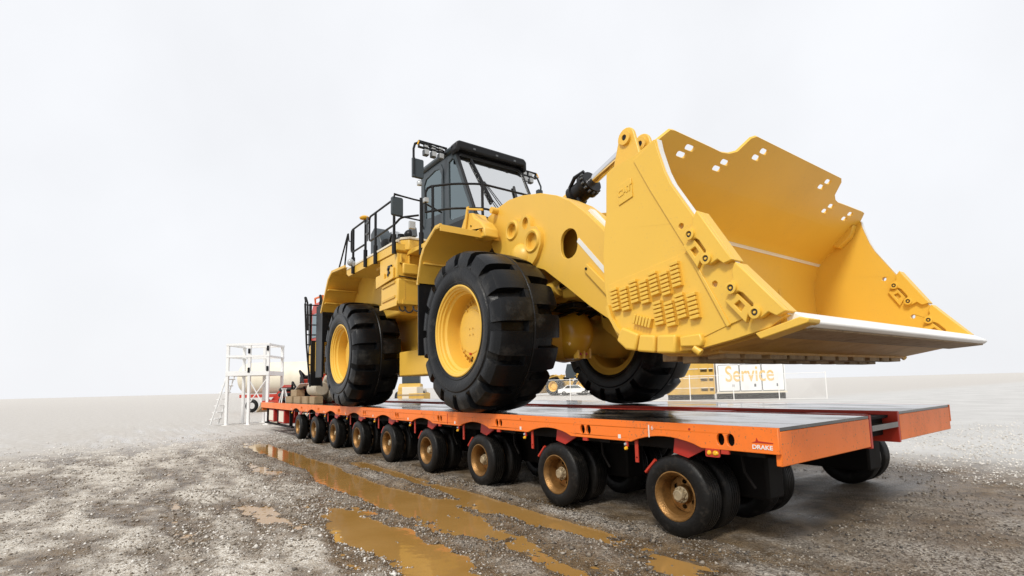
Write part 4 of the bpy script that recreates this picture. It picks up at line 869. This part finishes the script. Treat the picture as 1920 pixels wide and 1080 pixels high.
# side plates
sp = [(3.53, 3.80), (3.60, 3.83), (3.93, 3.86), (4.17, 3.925), (4.21, 3.915), (4.23, 3.80), (4.30, 3.56), (4.36, 3.42), (4.62, 2.99), (4.91, 2.585), (5.20, 2.215), (5.34, 2.06), (5.20, 1.975), (4.87, 1.905), (4.54, 1.850), (4.20, 1.845), (3.90, 1.875), (3.74, 1.92), (3.61, 2.02), (3.53, 2.15), (3.47, 2.31), (3.435, 2.60), (3.43, 2.93), (3.465, 3.20), (3.50, 3.34), (3.515, 3.60)]
hl = [circ(4.445, 2.985, .028, n=14), circ(4.75, 2.395, .028, n=14)]
for s in (-1, 1):
    d = MB(); d.side(sp, s*2.355, s*2.42, hl); pl = d.build('side_plate', 'bucket', bk, bevel=.010)
    # doubled front band
    band = [(4.175, 3.90), (4.20, 3.90), (4.225, 3.80), (4.295, 3.56), (4.355, 3.415), (4.615, 2.985), (4.905, 2.58), (5.19, 2.21), (5.30, 2.085), (5.05, 2.085), (4.87, 2.035), (4.52, 2.70), (4.10, 3.45), (3.92, 3.80)]
    d = MB(); d.side(band, s*2.419, s*2.436, hl); d.build('side_bar', 'bucket', bk, bevel=.004)
    d = MB(); d.side([(4.50, 2.715), (4.525, 2.725), (4.875, 2.03), (4.845, 2.015)], s*2.419, s*2.448); d.build('side_rib', 'bucket', bk, bevel=.004)
    # faint shelf edge above the wear bars
    if s < 0:
        d = MB(); d.side([(3.50, 2.60), (4.46, 2.735), (4.50, 2.70), (4.84, 2.03), (4.60, 1.95), (4.0, 1.93), (3.76, 1.99), (3.62, 2.12), (3.53, 2.33), (3.49, 2.5)], -2.4195, -2.428); d.build('wear_liner', 'bucket', bk, bevel=.003)
    d = MB(); d.sheet([(4.213, 3.915), (4.233, 3.80), (4.303, 3.56), (4.363, 3.42), (4.623, 2.99), (4.913, 2.585), (5.203, 2.215), (5.345, 2.06)], s*2.352 if s < 0 else s*2.418, s*2.418 if s < 0 else s*2.352, .006 if s < 0 else -.006) if False else d.sheet([(4.213, 3.915), (4.233, 3.80), (4.303, 3.56), (4.363, 3.42), (4.623, 2.99), (4.913, 2.585), (5.203, 2.215), (5.345, 2.06)], min(s*2.352, s*2.418), max(s*2.352, s*2.418), .006); d.build('edge_highlight', 'sticker', bk)  # highlight on the plate's front edge, painted as a pale strip
    # edge guards straddling the leading edge
    for A, B in (((4.655, 3.065), (4.960, 2.560)), ((4.985, 2.535), (5.370, 2.083))):
        A, B = Vector(A), Vector(B); e1 = (B-A); LL = e1.length; e1.normalize(); e2 = Vector((-abs(e1.y), -abs(e1.x))) if False else Vector((e1.y, -e1.x))
        if e2.x > 0: e2 = -e2
        q = .585
        pts = [(0, 0), (LL, 0), (LL-.04*q, .135*q), (LL-.16*q, .17*q), (LL-.175*q, .28*q), (LL-.21*q, .345*q), (LL-.29*q, .365*q), (LL-.355*q, .32*q), (LL-.365*q, .27*q), (LL-.40*q, .235*q), (.40*q, .235*q), (.33*q, .26*q), (.31*q, .33*q), (.25*q, .36*q), (.17*q, .34*q), (.145*q, .28*q), (.14*q, .18*q), (.05*q, .125*q)]
        P = [(A.x+e1.x*a+e2.x*b_, A.y+e1.y*a+e2.y*b_) for a, b_ in pts]
        d = MB(); d.side(P, s*2.437, s*2.495); d.side([P[0], P[1], P[2], P[-1]], s*2.436, s*2.34); gd = d.build('edge_guard', 'bucket', bk, bevel=.008)
        P2 = [(A.x+e1.x*a+e2.x*b_, A.y+e1.y*a+e2.y*b_) for a, b_ in pts]
        d = MB(); d.side(P2, s*2.352, s*2.31); d.build('inner_wing', 'bucket', gd, bevel=.006)
        for a in (.225*q, LL-.285*q):
            c = A+e1*a+e2*.295*q
            for yy, dn in ((s*2.495, s), (s*2.31, -s)):
                d = MB(); pr_ = [(.052, 0), (.050, .022), (.030, .024), (.027, .012), (.012, .012), (.010, .022), (0, .022)]
                d.lathe([(r_, yv*dn) for r_, yv in pr_], 20, (c.x, yy, c.y)); d.build('retainer_bolt', 'bucket', gd)
                d = MB(); d.lathe([(.027, .0135*dn), (.012, .0135*dn)], 16, (c.x, yy, c.y)); d.build('bolt_socket', 'darkline', gd)
        base = [(.32*q, .30*q), (LL-.40*q, .29*q), (LL-.36*q, .40*q), (LL-.30*q, .50*q), (.26*q, .50*q)]
        PB = [(A.x+e1.x*a+e2.x*b_, A.y+e1.y*a+e2.y*b_) for a, b_ in base]
        hc = [(.42*q, .345*q), (LL-.48*q, .345*q), (LL-.46*q, .44*q), (.40*q, .44*q)]
        PH = [(A.x+e1.x*a+e2.x*b_, A.y+e1.y*a+e2.y*b_) for a, b_ in hc]
        for y0, y1 in ((s*2.437, s*2.480), (s*2.352, s*2.32)):
            d = MB(); d.side(PB, y0, y1, [PH]); d.build('guard_base', 'bucket', gd, bevel=.006)
    # heel shrouds along the bottom corner
    hs = [[(3.64, 2.00), (3.72, 2.13), (3.93, 2.04), (3.88, 1.88), (3.76, 1.90)], [(3.945, 2.035), (4.13, 2.01), (4.115, 1.845), (3.90, 1.872)], [(4.155, 2.01), (4.365, 1.995), (4.345, 1.825), (4.135, 1.84)]]
    for P in hs:
        d = MB(); d.side(P, s*2.50, s*2.22); d.build('heel_shroud', 'bucket', bk, bevel=.022, seg=3)
    d = MB(); d.side([(4.385, 1.975), (4.60, 1.985), (4.62, 1.92), (4.60, 1.87), (4.385, 1.88)], s*2.475, s*2.36); d.build('shroud_retainer', 'bucket', bk, bevel=.015)
    d = MB(); d.cyl((4.52, s*2.455, 1.865), (4.58, s*2.44, 1.815), .034, 14); d.build('retainer_pin', 'bucket', bk, bevel=.006)
    d = MB(); d.sheet([(3.475, 2.37), (3.515, 2.24), (3.60, 2.11), (3.68, 2.04)], s*2.42 if s < 0 else s*2.42, s*2.46, .04); d.build('heel_flange', 'bucket', bk)
    if s < 0: d = MB(); d.side([(5.11, 1.935), (5.15, 1.885), (5.52, 1.975), (5.53, 2.005), (5.46, 2.025)], s*2.49, s*2.30); d.build('lip_corner_shroud', 'bucket', bk, bevel=.008)
    d = MB(); d.plate([(3.80, 3.62), (3.98, 3.77), (4.16, 3.86), (4.10, 3.70), (3.92, 3.55)], [], (0, s*2.22, 0), (1,0,0), (0,0,1), (0,s,0), .13); d.build('corner_gusset', 'bucket', bk, bevel=.012)
# wear bars: block ladders welded to the near side
bars = [((3.597,2.544),(3.629,2.323)), ((3.730,2.533),(3.761,2.306)), ((3.856,2.583),(3.884,2.366)), ((3.987,2.560),(4.013,2.342)), ((4.104,2.618),(4.136,2.405)), ((4.237,2.593),(4.266,2.384)), ((4.359,2.663),(4.386,2.444)), ((4.144,2.329),(4.168,2.116)), ((4.275,2.310),(4.303,2.091)), ((4.393,2.364),(4.425,2.150)), ((4.525,2.349),(4.554,2.130)), ((3.853,2.198),(4.053,2.133))]
for a, c in bars:
    a, c = Vector(a), Vector(c); u = (c-a); LN = u.length+.012; u.normalize(); v = Vector((-u.y, u.x)); w2 = .046
    d = MB(); d.side([tuple(a+v*w2), tuple(a-v*w2), tuple(a+u*LN-v*w2), tuple(a+u*LN+v*w2)], -2.4275, -2.447)
    wbar = d.build('wear_bar', 'bucket', bk)
    k = 6; g = .010; bl = (LN-g*(k-1))/k
    for i in range(k):
        s0 = a+u*(i*(bl+g)); s1 = s0+u*bl
        d = MB(); d.side([tuple(s0+v*w2), tuple(s0-v*w2), tuple(s1-v*w2), tuple(s1+v*w2)], -2.446, -2.478); d.build('wear_block', 'bucket', wbar, bevel=.004)
# raised maker's badge
d = MB(); d.side([(3.685, 3.60), (3.875, 3.64), (3.885, 3.44), (3.695, 3.40)], -2.42, -2.432); bd = d.build('badge_plate', 'bucket', bk, bevel=.004)
tm = text_mesh('CAT', .095, .004, bold=.004); sh = Matrix.Identity(4); sh[1][0] = .2
tm.transform(Matrix.Translation((3.785, -2.434, 3.53)) @ Matrix.Rotation(math.pi/2, 4, 'X') @ sh); link('raised_letters', tm, 'bucket', bd)
# cutting edge: bare steel lip
d = MB(); d.side([(5.20, 2.085), (5.36, 2.085), (5.49, 2.015), (5.505, 1.985), (5.47, 1.955), (5.10, 1.935), (4.95, 1.975), (4.95, 2.02)], -2.35, 2.45); ce = d.build('cutting_edge', 'steel', bk, bevel=.012)
d = MB(); d.side([(5.10, 1.934), (5.465, 1.953), (5.455, 1.940), (5.10, 1.915)], -2.28, 2.42); d.build('edge_underside', 'wearsteel', bk)
for y in np.arange(-2.1, 2.3, .26):
    d = MB(); d.plate(rrect(5.33, y, .09, .018, .006), [], (0, 0, 1.9385), (1,0,0), (0,1,0), (0,0,-1), .004); d.build('edge_slot', 'darkline', bk)
# half arrow wear plates and blocks under the floor
d = MB(); d.side([(5.09, 1.93), (4.85, 1.885), (4.58, 1.835), (4.58, 1.99), (5.09, 2.0)], -2.30, 2.36); d.build('floor_wear_plate', 'underside', bk)
d = MB(); d.side([(4.60, 1.815), (4.35, 1.80), (4.05, 1.82), (3.82, 1.90), (3.82, 2.0), (4.60, 1.95)], -2.2, 2.34); d.build('heel_wear_plate', 'underside', bk)
rnd = random.Random(3)
for x, z in ((4.50, 1.845), (4.22, 1.82), (3.98, 1.85)):
    y = -2.1
    while y < 2.25:
        wl2 = rnd.choice((.26, .30, .34)); 
        d = MB(); d.box((x-.09, y, z-.075), (x+.09, y+wl2, z-.0))
        wp = d.build('heel_wear_block', 'wearsteel', bk, bevel=.01)
        y += wl2+rnd.choice((.05, .08, .05, .16))
for s in (-1, 1):
    d = MB(); d.side([(3.2, 2.35), (3.35, 1.95), (3.75, 1.87), (3.75, 2.1), (3.55, 2.5), (3.46, 2.9), (3.3, 2.75)], s*1.3, s*1.2); d.build('hinge_ear', 'bucket', bk, bevel=.015)
    d = MB(); d.side([(3.2, 2.35), (3.35, 1.95), (3.75, 1.87), (3.75, 2.1), (3.55, 2.5), (3.46, 2.9), (3.3, 2.75)], s*.58, s*.5); d.build('hinge_ear', 'bucket', bk, bevel=.015)
# ------------------------------------------------------------------ clutter on the far end of the trailer deck
def torus(R, r, O, axis, n=32, m=10): return MB().lathe([(R+r*math.cos(2*math.pi*i/m), r*.9*math.sin(2*math.pi*i/m)) for i in range(m)], n, O, axis, close=True)
for k, (dx, dy) in enumerate(((0, 0), (.05, -.03), (-.04, .02))):
    t = torus(.40, .105, (-14.9+dx, -1.25+dy, DECK+.10+.195*k), 'Z').build('loose_tyre', 'roadrubber', None)
    tag(t, ['worn black tyre at the bottom of the pile on the trailer end', 'worn black tyre in the middle of the pile on the trailer end', 'worn black tyre on top of the pile on the trailer end'][k], 'tyre', 'tyres piled on the trailer end')
tb = [(-13.6, -1.55, .0, 1.0), (-12.45, -1.55, .0, .95), (-11.4, -1.55, 0, .62), (-10.7, -1.50, 0, .62), (-13.1, -1.50, .24, .9)]
tl = ['grey timber block on the deck beside the tyre pile', 'grey timber block, second from the tyre pile', 'short sawn timber block below the ladder on the trailer deck', 'short sawn timber block nearest the rear loader tyre', 'timber block lying on top of two others beside the tyre pile']
for (x, y, z, ln), lab in zip(tb, tl):
    d = MB(); d.box((x-ln/2, y-.13, DECK+z), (x+ln/2, y+.15, DECK+z+.235), Matrix.Rotation(random.uniform(-.04, .04), 3, 'Z'))
    o = d.build('timber_block', 'timber', None, bevel=.012); tag(o, lab, 'timber block', 'timber blocks on the trailer end')
d = MB(); d.lathe([(.0, -.5), (.20, -.5), (.24, -.46), (.24, .46), (.20, .5), (0, .5)], 28, (-11.05, -1.35, DECK+.235+.245), 'X'); o = d.build('concrete_roll', 'concrete', None); tag(o, 'pale round concrete roll lying on the timber blocks under the ladder', 'concrete roll')
d = MB(); d.plate([(-.55, -.25), (.5, -.3), (.6, .25), (-.5, .3)], [], (-12.7, -1.35, DECK+.55), (.97, 0, .24), (0,1,0), (-.24, 0, .97), .012); o = d.build('steel_sheet', 'steel', None); tag(o, 'bent bare steel sheet propped on the timber blocks', 'steel sheet')
t = thing('spare_wheel', 'dusty spare wheel with pale rim leaning behind the rear loader tyre', 'wheel', (-10.95, -1.02, DECK))
torus(.36, .13, (-10.95, -1.02, DECK+.50), 'Y').build('tyre', 'concrete', t)
MB().lathe([(.25, -.06), (.24, .02), (.12, .03), (.06, -.04), (0, -.04)], 24, (-10.95, -1.02, DECK+.50)).build('rim', 'cream', t)
t = thing('axle_stand', 'small white axle stand among the tyres on the trailer end', 'stand', (-14.25, -1.7, DECK))
for sx in (-1, 1):
    for sy in (-1, 1): MB().tube([(-14.25+.18*sx, -1.7+.12*sy, DECK), (-14.25+.04*sx, -1.7+.03*sy, DECK+.5)], .022, 6).build('leg', 'white', t)
MB().box((-14.33, -1.78, DECK+.5), (-14.17, -1.62, DECK+.54)).build('head', 'white', t)
t = thing('power_pack', 'red and black hydraulic power pack behind the timber blocks', 'power pack', (-13.2, -.6, DECK))
MB().box((-13.6, -.9, DECK+.05), (-12.8, -.4, DECK+.45)).build('base', 'dark', t, bevel=.03)
MB().lathe([(0, 0), (.2, 0), (.2, .5), (.15, .55), (0, .55)], 20, (-13.3, -.65, DECK+.45), 'Z').build('motor', 'black', t)
MB().box((-13.05, -.85, DECK+.45), (-12.8, -.5, DECK+.85)).build('pump', 'brightred', t, bevel=.03)
MB().tube([(-13.3, -.65, DECK+.95), (-13.1, -.9, DECK+1.15), (-12.8, -.9, DECK+.9), (-12.4, -.9, DECK+.5)], .035, 8).build('hose', 'black', t)
MB().tube([(-13.5, -.9, DECK+.5), (-13.7, -1.0, DECK+.75), (-13.9, -1.0, DECK+.4), (-14.1, -1.0, DECK+.1)], .03, 8).build('hose', 'black', t)
t.location.y -= .5; t.location.x -= .1
# ------------------------------------------------------------------ red cabin behind the loader
t = thing('red_cabin', 'tall red machine cabin with a beacon on its roof, behind the black ladder', 'cabin', (-12.0, -.7, DECK))
X0, X1, Y0, Y1 = -12.6, -11.3, -1.20, -.15
d = MB(); d.side([(X0, DECK), (X1, DECK), (X1, 4.45), (X1-.2, 4.72), (X0+.2, 4.72), (X0, 4.5)], Y0, Y1); body = d.build('cabin_body', 'brightred', t, bevel=.10, seg=3)
d = MB(); d.front([(Y0+.15, 3.45), (Y1-.15, 3.45), (Y1-.2, 4.30), (Y0+.2, 4.30)], X1+.002, X1+.02); d.build('front_window', 'glass', body)
d = MB(); d.side([(X0+.2, 3.45), (X1-.2, 3.45), (X1-.25, 4.3), (X0+.25, 4.3)], Y0-.02, Y0-.002); d.build('side_window', 'glass', body)
d = MB(); d.box((X0-.005, Y0-.006, 2.75), (X1+.006, Y1+.006, 2.95)); d.build('yellow_stripe', 'yellow', body)
d = MB(); d.lathe([(.13, 0), (.13, .07), (.09, .17), (0, .20)], 14, (-11.7, -.8, 4.72), 'Z'); d.build('beacon', 'amber', t)
d = MB(); d.tube([(X1-.1, Y0+.1, 4.6), (X1-.05, Y0+.05, 4.85), (X0+.3, Y0+.05, 4.90), (X0+.2, Y0+.1, 4.65)], .03, 6); d.build('roof_bar', 'orange', t)
for x in (X0, X1): MB().tube([(x, Y0-.05, DECK+.1), (x, Y0-.05, 4.4)], .03, 6).build('grab_rail', 'black', t)
# ------------------------------------------------------------------ white access stand at the left
t = thing('access_stand', 'white steel access platform frame with handrails at the trailer end', 'access stand', (-22.2, -1.3, 0), R_(55))
for x in (-1.0, .05, .95):
    for y in (-.8, .8): MB().box((x-.06, y-.06, 0), (x+.06, y+.06, 3.95)).build('post', 'white', t)
for z, zz in ((2.45, .22), (3.35, .09), (3.93, .10)):
    for y in (-.8, .8): MB().box((-1.06, y-.075, z-.05), (1.02, y+.075, z+zz-.05)).build('rail', 'white', t)
    for x in (-1.0, .95): MB().box((x-.075, -.86, z-.06), (x+.075, .86, z+zz-.07)).build('end_rail', 'white', t)
MB().box((-1.0, -.8, 2.42), (.95, .8, 2.46)).build('platform', 'cream', t)
for x, y, z in ((.95, -.88, 3.72), (.95, -.88, 2.72), (.05, -.88, 3.6), (.05, -.88, 2.66)): MB().box((x-.05, y-.02, z-.12), (x+.05, y, z+.12)).build('black_clamp', 'black', t)
MB().tube([(.05, -.8, 1.0), (.95, -.8, 2.3)], .03, 6).build('brace', 'white', t)
MB().tube([(.95, -.8, .6), (.05, -.8, 2.2)], .03, 6).build('brace', 'white', t)
for k in range(7): z_ = .30+.32*k; x_ = -1.75+.72*(z_-.05)/2.37; MB().box((x_-.12, -.77, z_), (x_+.12, -.09, z_+.04)).build('stair_tread', 'white', t)
for yy in (-.78, -.08): MB().tube([(-1.75, yy, .05), (-1.03, yy, 2.42)], .035, 6).build('stringer', 'white', t)
for x in (-1.0, .05, .95):
    for y in (-.8, .8): MB().box((x-.14, y-.14, 0), (x+.14, y+.14, .03)).build('base_plate', 'steel', t)
# white tanker body on a red frame further back
t = thing('white_tanker', 'long cream tank trailer on a red frame far behind the access stand', 'tank trailer', (-36.5, 6.0, 0), R_(50))
d = MB(); d.lathe([(0, -6.5), (1.1, -6.4), (1.25, -6), (1.25, 3.3), (1.1, 3.7), (0, 3.8)], 28, (0, 0, 2.7), 'X'); d.build('tank', 'cream', t)
d = MB(); d.box((-6.3, -.9, 1.15), (3.6, -.75, 1.4)); d.box((-6.3, .75, 1.15), (3.6, .9, 1.4)); d.build('frame', 'brightred', t)
for x in (-5.2, -4.0, -2.8, 2.4): torus(.38, .14, (x, -1.0, .52), 'Y').build('wheel', 'roadrubber', t)
MB().box((.4, -1.0, .55), (.6, -.8, 1.2)).build('leg', 'brightred', t); MB().box((.4, .8, .0), (.6, 1.0, 1.2)).build('leg', 'brightred', t)
t2 = thing('red_dolly', 'low red coupling dolly with black springs behind the ladder', 'dolly', (-20.3, .55, 0), R_(45))
MB().box((-1.9, -.6, .95), (1.9, .6, 1.15)).build('frame', 'brightred', t2, bevel=.03)
for x in (-.9, .7): torus(.36, .14, (x, -.75, .50), 'Y').build('wheel', 'concrete', t2); torus(.36, .14, (x, .75, .50), 'Y').build('wheel', 'concrete', t2)
for k in range(5): torus(.30, .07, (1.0+.02*k, -.4, 1.75+.13*k), 'Z', 20, 8).build('air_bellows', 'black', t2)
MB().side([(-1.6, 1.15), (-.2, 1.15), (-.9, 1.9)], -.3, .3).build('headstock', 'brightred', t2)
# ------------------------------------------------------------------ yard behind: fence, service truck, container, machines
FX, FY = Vector((.806, .592, 0)), Vector((-.592, .806, 0)); fa_ = math.atan2(.592, .806)
fo = Vector((-18.27, 28.70, 0))
fence = thing('chain_link_fence', 'chain link fence with grey posts between the trailer and the white workshop box', 'fence', tuple(fo), fa_)
x0, x1 = -19.0, 9.8
for x in np.arange(x0, x1+.1, 3.2): MB().cyl((x, 0, 0), (x, 0, 2.05), .035, 8).build('post', 'steel', fence)
for z in (.06, 1.95): MB().cyl((x0, 0, z), (x1, 0, z), .02, 6).build('rail', 'steel', fence)
wv = []; wf = []
def wire(a, b_):
    k = len(wv); r_ = .0045; a, b_ = Vector(a), Vector(b_)
    for q in (a, b_): wv.extend([(q.x-r_, -r_, q.z), (q.x+r_, -r_, q.z), (q.x, r_, q.z)])
    wf.extend([(k, k+1, k+4, k+3), (k+1, k+2, k+5, k+4), (k+2, k, k+3, k+5)])
for x in np.arange(x0, x1-1.9, .13):
    wire((x, 0, .06), (x+1.89, 0, 1.95)); wire((x+1.89, 0, .06), (x, 0, 1.95))
wm = MB(); wm.add(wv, wf); o = wm.build('wire_mesh', 'steel', fence, smooth=0); o['kind'] = 'stuff'
# service truck with white body
sv = thing('service_box', 'white workshop box with locker doors and ochre lettering behind the fence', 'workshop box', tuple(fo+FX*2.35+FY*1.6), fa_)
d = MB(); d.box((-.05, 0, .62), (5.05, 2.4, 3.1)); bdy = d.build('box_body', 'white', sv, bevel=.06)
for k in range(3):
    xa = .12+1.62*k
    d = MB(); d.plate(rrect(xa+.77, 1.72, 1.54, 2.05, .08), [], (0, -.004, 0), (1,0,0), (0,0,1), (0,-1,0), .03); dr = d.build('locker_door', 'white', bdy, bevel=.01)
    d = MB(); d.plate(rrect(xa+.77, 1.72, 1.60, 2.11, .10), [rrect(xa+.77, 1.72, 1.54, 2.05, .08)], (0, -.003, 0), (1,0,0), (0,0,1), (0,-1,0), .012); d.build('door_seal', 'darkline', bdy)
    d = MB(); d.box((xa+1.0, -.05, 1.0), (xa+1.14, -.034, 1.22)); d.build('door_latch', 'greyseat', dr)
    for zz in (1.1, 2.35): MB().cyl((xa+.03, -.045, zz), (xa+.03, -.045, zz+.14), .018, 8).build('hinge', 'steel', dr)
tm = text_mesh('Service', 1.42, .006, bold=.012); tm.transform(Matrix.Translation((2.42, -.042, 1.98)) @ Matrix.Rotation(math.pi/2, 4, 'X') @ Matrix.Diagonal((.88, 1.25, 1, 1))); link('lettering', tm, 'ochretext', bdy)
d = MB(); d.box((-.1, -.05, .50), (5.1, 2.4, .62)); d.build('body_sill', 'cream', sv)
d = MB(); d.box((0, .25, 0), (5.0, 2.1, .5)); d.build('skid_base', 'dark', sv)
# yellow container / generator beside it
cn = thing('yellow_container', 'pale yellow steel container with vents beside the white workshop box', 'container', tuple(fo+FX*(-1.6)+FY*1.7), fa_)
d = MB(); d.box((0, 0, .45), (3.75, 2.2, 3.0)); cbd = d.build('body', 'old_yellow', cn, bevel=.03)
for x in (0, 1.2, 2.55, 3.25, 3.68): d = MB(); d.box((x, -.06, .45), (x+.08, 0, 3.0)); d.build('corner_post', 'old_yellow', cbd, bevel=.01)
for z in (.95, 1.75, 2.5):
    d = MB(); d.box((.1, -.045, z), (3.7, -.002, z+.07)); d.build('cross_rail', 'cream', cbd)
    for xa, xb in ((2.7, 3.2), (3.36, 3.65)):
        d = MB()
        for q in range(3): d.box((xa, -.05, z-.06-.07*q), (xb, -.005, z-.025-.07*q))
        d.build('vent', 'dark', cbd)
d = MB(); d.box((.05, .2, 0), (3.7, 2.0, .42)); d.build('skid', 'dark', cn)
# far wheel loader, seen from behind its fence
fl_ = thing('distant_wheel_loader', 'small distant yellow wheel loader parked behind the chain link fence', 'wheel loader', (-50.5, 43.2, 0), R_(200))
for x in (0, -4.4):
    for y in (-1.6, 1.6):
        w = link('wheel', BRIM, 'old_yellow', fl_, loc=(x, y, 1.3)); w.rotation_euler = (0, 0, math.pi if y > 0 else 0); link('tyre', BT, 'rubber', w); link('hub_plate', BHUB, 'old_yellow', w)
MB().side([(-6.6, 1.4), (-6.6, 2.6), (-6.0, 3.1), (-3.2, 3.2), (-3.0, 1.4)], -.95, .95).build('engine_hood', 'old_yellow', fl_, bevel=.06)
MB().box((-3.0, -.5, 1.1), (1.0, .5, 2.0)).build('frame', 'old_yellow', fl_, bevel=.05)
MB().side([(-3.0, 2.4), (-1.4, 2.4), (-1.3, 3.3), (-1.6, 4.4), (-3.0, 4.4)], -.8, .8).build('cab', 'slate', fl_, bevel=.05)
for y in (-.9, .75): MB().side([(-.4, 2.7), (.2, 3.0), (1.6, 2.5), (2.9, 1.0), (2.7, .7), (1.4, 1.9), (.2, 2.4)], y, y+.16).build('lift_arm', 'old_yellow', fl_)
MB().sheet([(4.3, .5), (3.2, .4), (2.8, .8), (2.8, 1.6), (3.4, 2.0)], -1.9, 1.9, .08).build('bucket', 'old_yellow', fl_)
for x in (0, -4.4):
    for y0, y1 in ((-2.1, -1.1), (1.1, 2.1)): MB().sheet([(x+.9, 2.75), (x, 2.95), (x-.9, 2.75), (x-1.25, 2.2)], y0, y1, .05).build('fender', 'old_yellow', fl_)
MB().tube([(-6.4, -.9, 3.1), (-6.4, -.9, 3.9), (-3.2, -.9, 4.0)], .05, 6).build('handrail', 'yellow', fl_)
# white car on the concrete
wc = thing('white_car', 'small white parked car on the pale concrete beside the distant loader', 'car', (-46.8, 42.6, 0), R_(38))
d = MB(); d.side([(-2.2, .35), (-2.2, .85), (-1.5, 1.0), (-.9, 1.42), (.6, 1.45), (1.3, 1.0), (2.1, .85), (2.2, .35)], -.85, .85); d.build('body', 'white', wc, bevel=.08)
d = MB(); d.side([(-1.3, 1.0), (-.85, 1.36), (.55, 1.39), (1.1, 1.0)], -.862, -.852); d.build('side_glass', 'glass', wc)
for x in (-1.35, 1.35):
    for y in (-.8, .8): torus(.22, .1, (x, y, .32), 'Y', 20, 8).build('wheel', 'roadrubber', wc)
# yellow drum roller and crates seen between the loader wheels
rl_ = thing('drum_roller', 'far yellow drum roller with grey drum seen between the loader wheels', 'roller', (-33.3, 12.3, 0), R_(150))
MB().lathe([(0, -1.05), (.7, -1.05), (.75, -1.0), (.75, 1.0), (.7, 1.05), (0, 1.05)], 30, (1.5, 0, .75)).build('drum', 'concrete', rl_)
MB().box((.5, -1.2, .9), (2.4, -1.08, 1.2)).build('drum_frame', 'old_yellow', rl_); MB().box((.5, 1.08, .9), (2.4, 1.2, 1.2)).build('drum_frame', 'old_yellow', rl_)
MB().side([(-2.6, .6), (-2.6, 1.7), (-1.9, 1.95), (.4, 1.9), (.5, .7)], -.85, .85).build('body', 'old_yellow', rl_, bevel=.06)
for y in (-1, 1): torus(.45, .22, (-1.5, y, .67), 'Y').build('wheel', 'rubber', rl_)
MB().side([(-1.2, 1.95), (.1, 1.95), (.0, 2.9), (-1.2, 2.9)], -.7, .7).build('cab', 'slate', rl_, bevel=.05)
for k, (x, y) in enumerate(((-25.3, 8.3), (-24.1, 8.1), (-22.9, 8.0))):
    t = thing('crate', ['yellow crate nearest the rear loader tyre, in the gap between the wheels', 'tall pale crate between two yellow crates beyond the trailer', 'yellow crate nearest the front loader tyre, in the gap between the wheels'][k], 'crate', (x, y, 0), R_(40), 'crates beyond the trailer')
    hh = (1.35, 1.65, 1.25)[k]
    MB().box((-.5, -.5, .1), (.5, .5, hh)).build('box', ['old_yellow', 'cream', 'old_yellow'][k], t, bevel=.02)
    for xx in (-.4, 0, .4): MB().box((xx-.07, -.5, 0), (xx+.07, .5, .1)).build('pallet_runner', 'timber', t)
    for zz in (.35, .75, 1.1): MB().box((-.5, -.515, zz), (.5, -.5, zz+.09)).build('slat', 'timber', t)
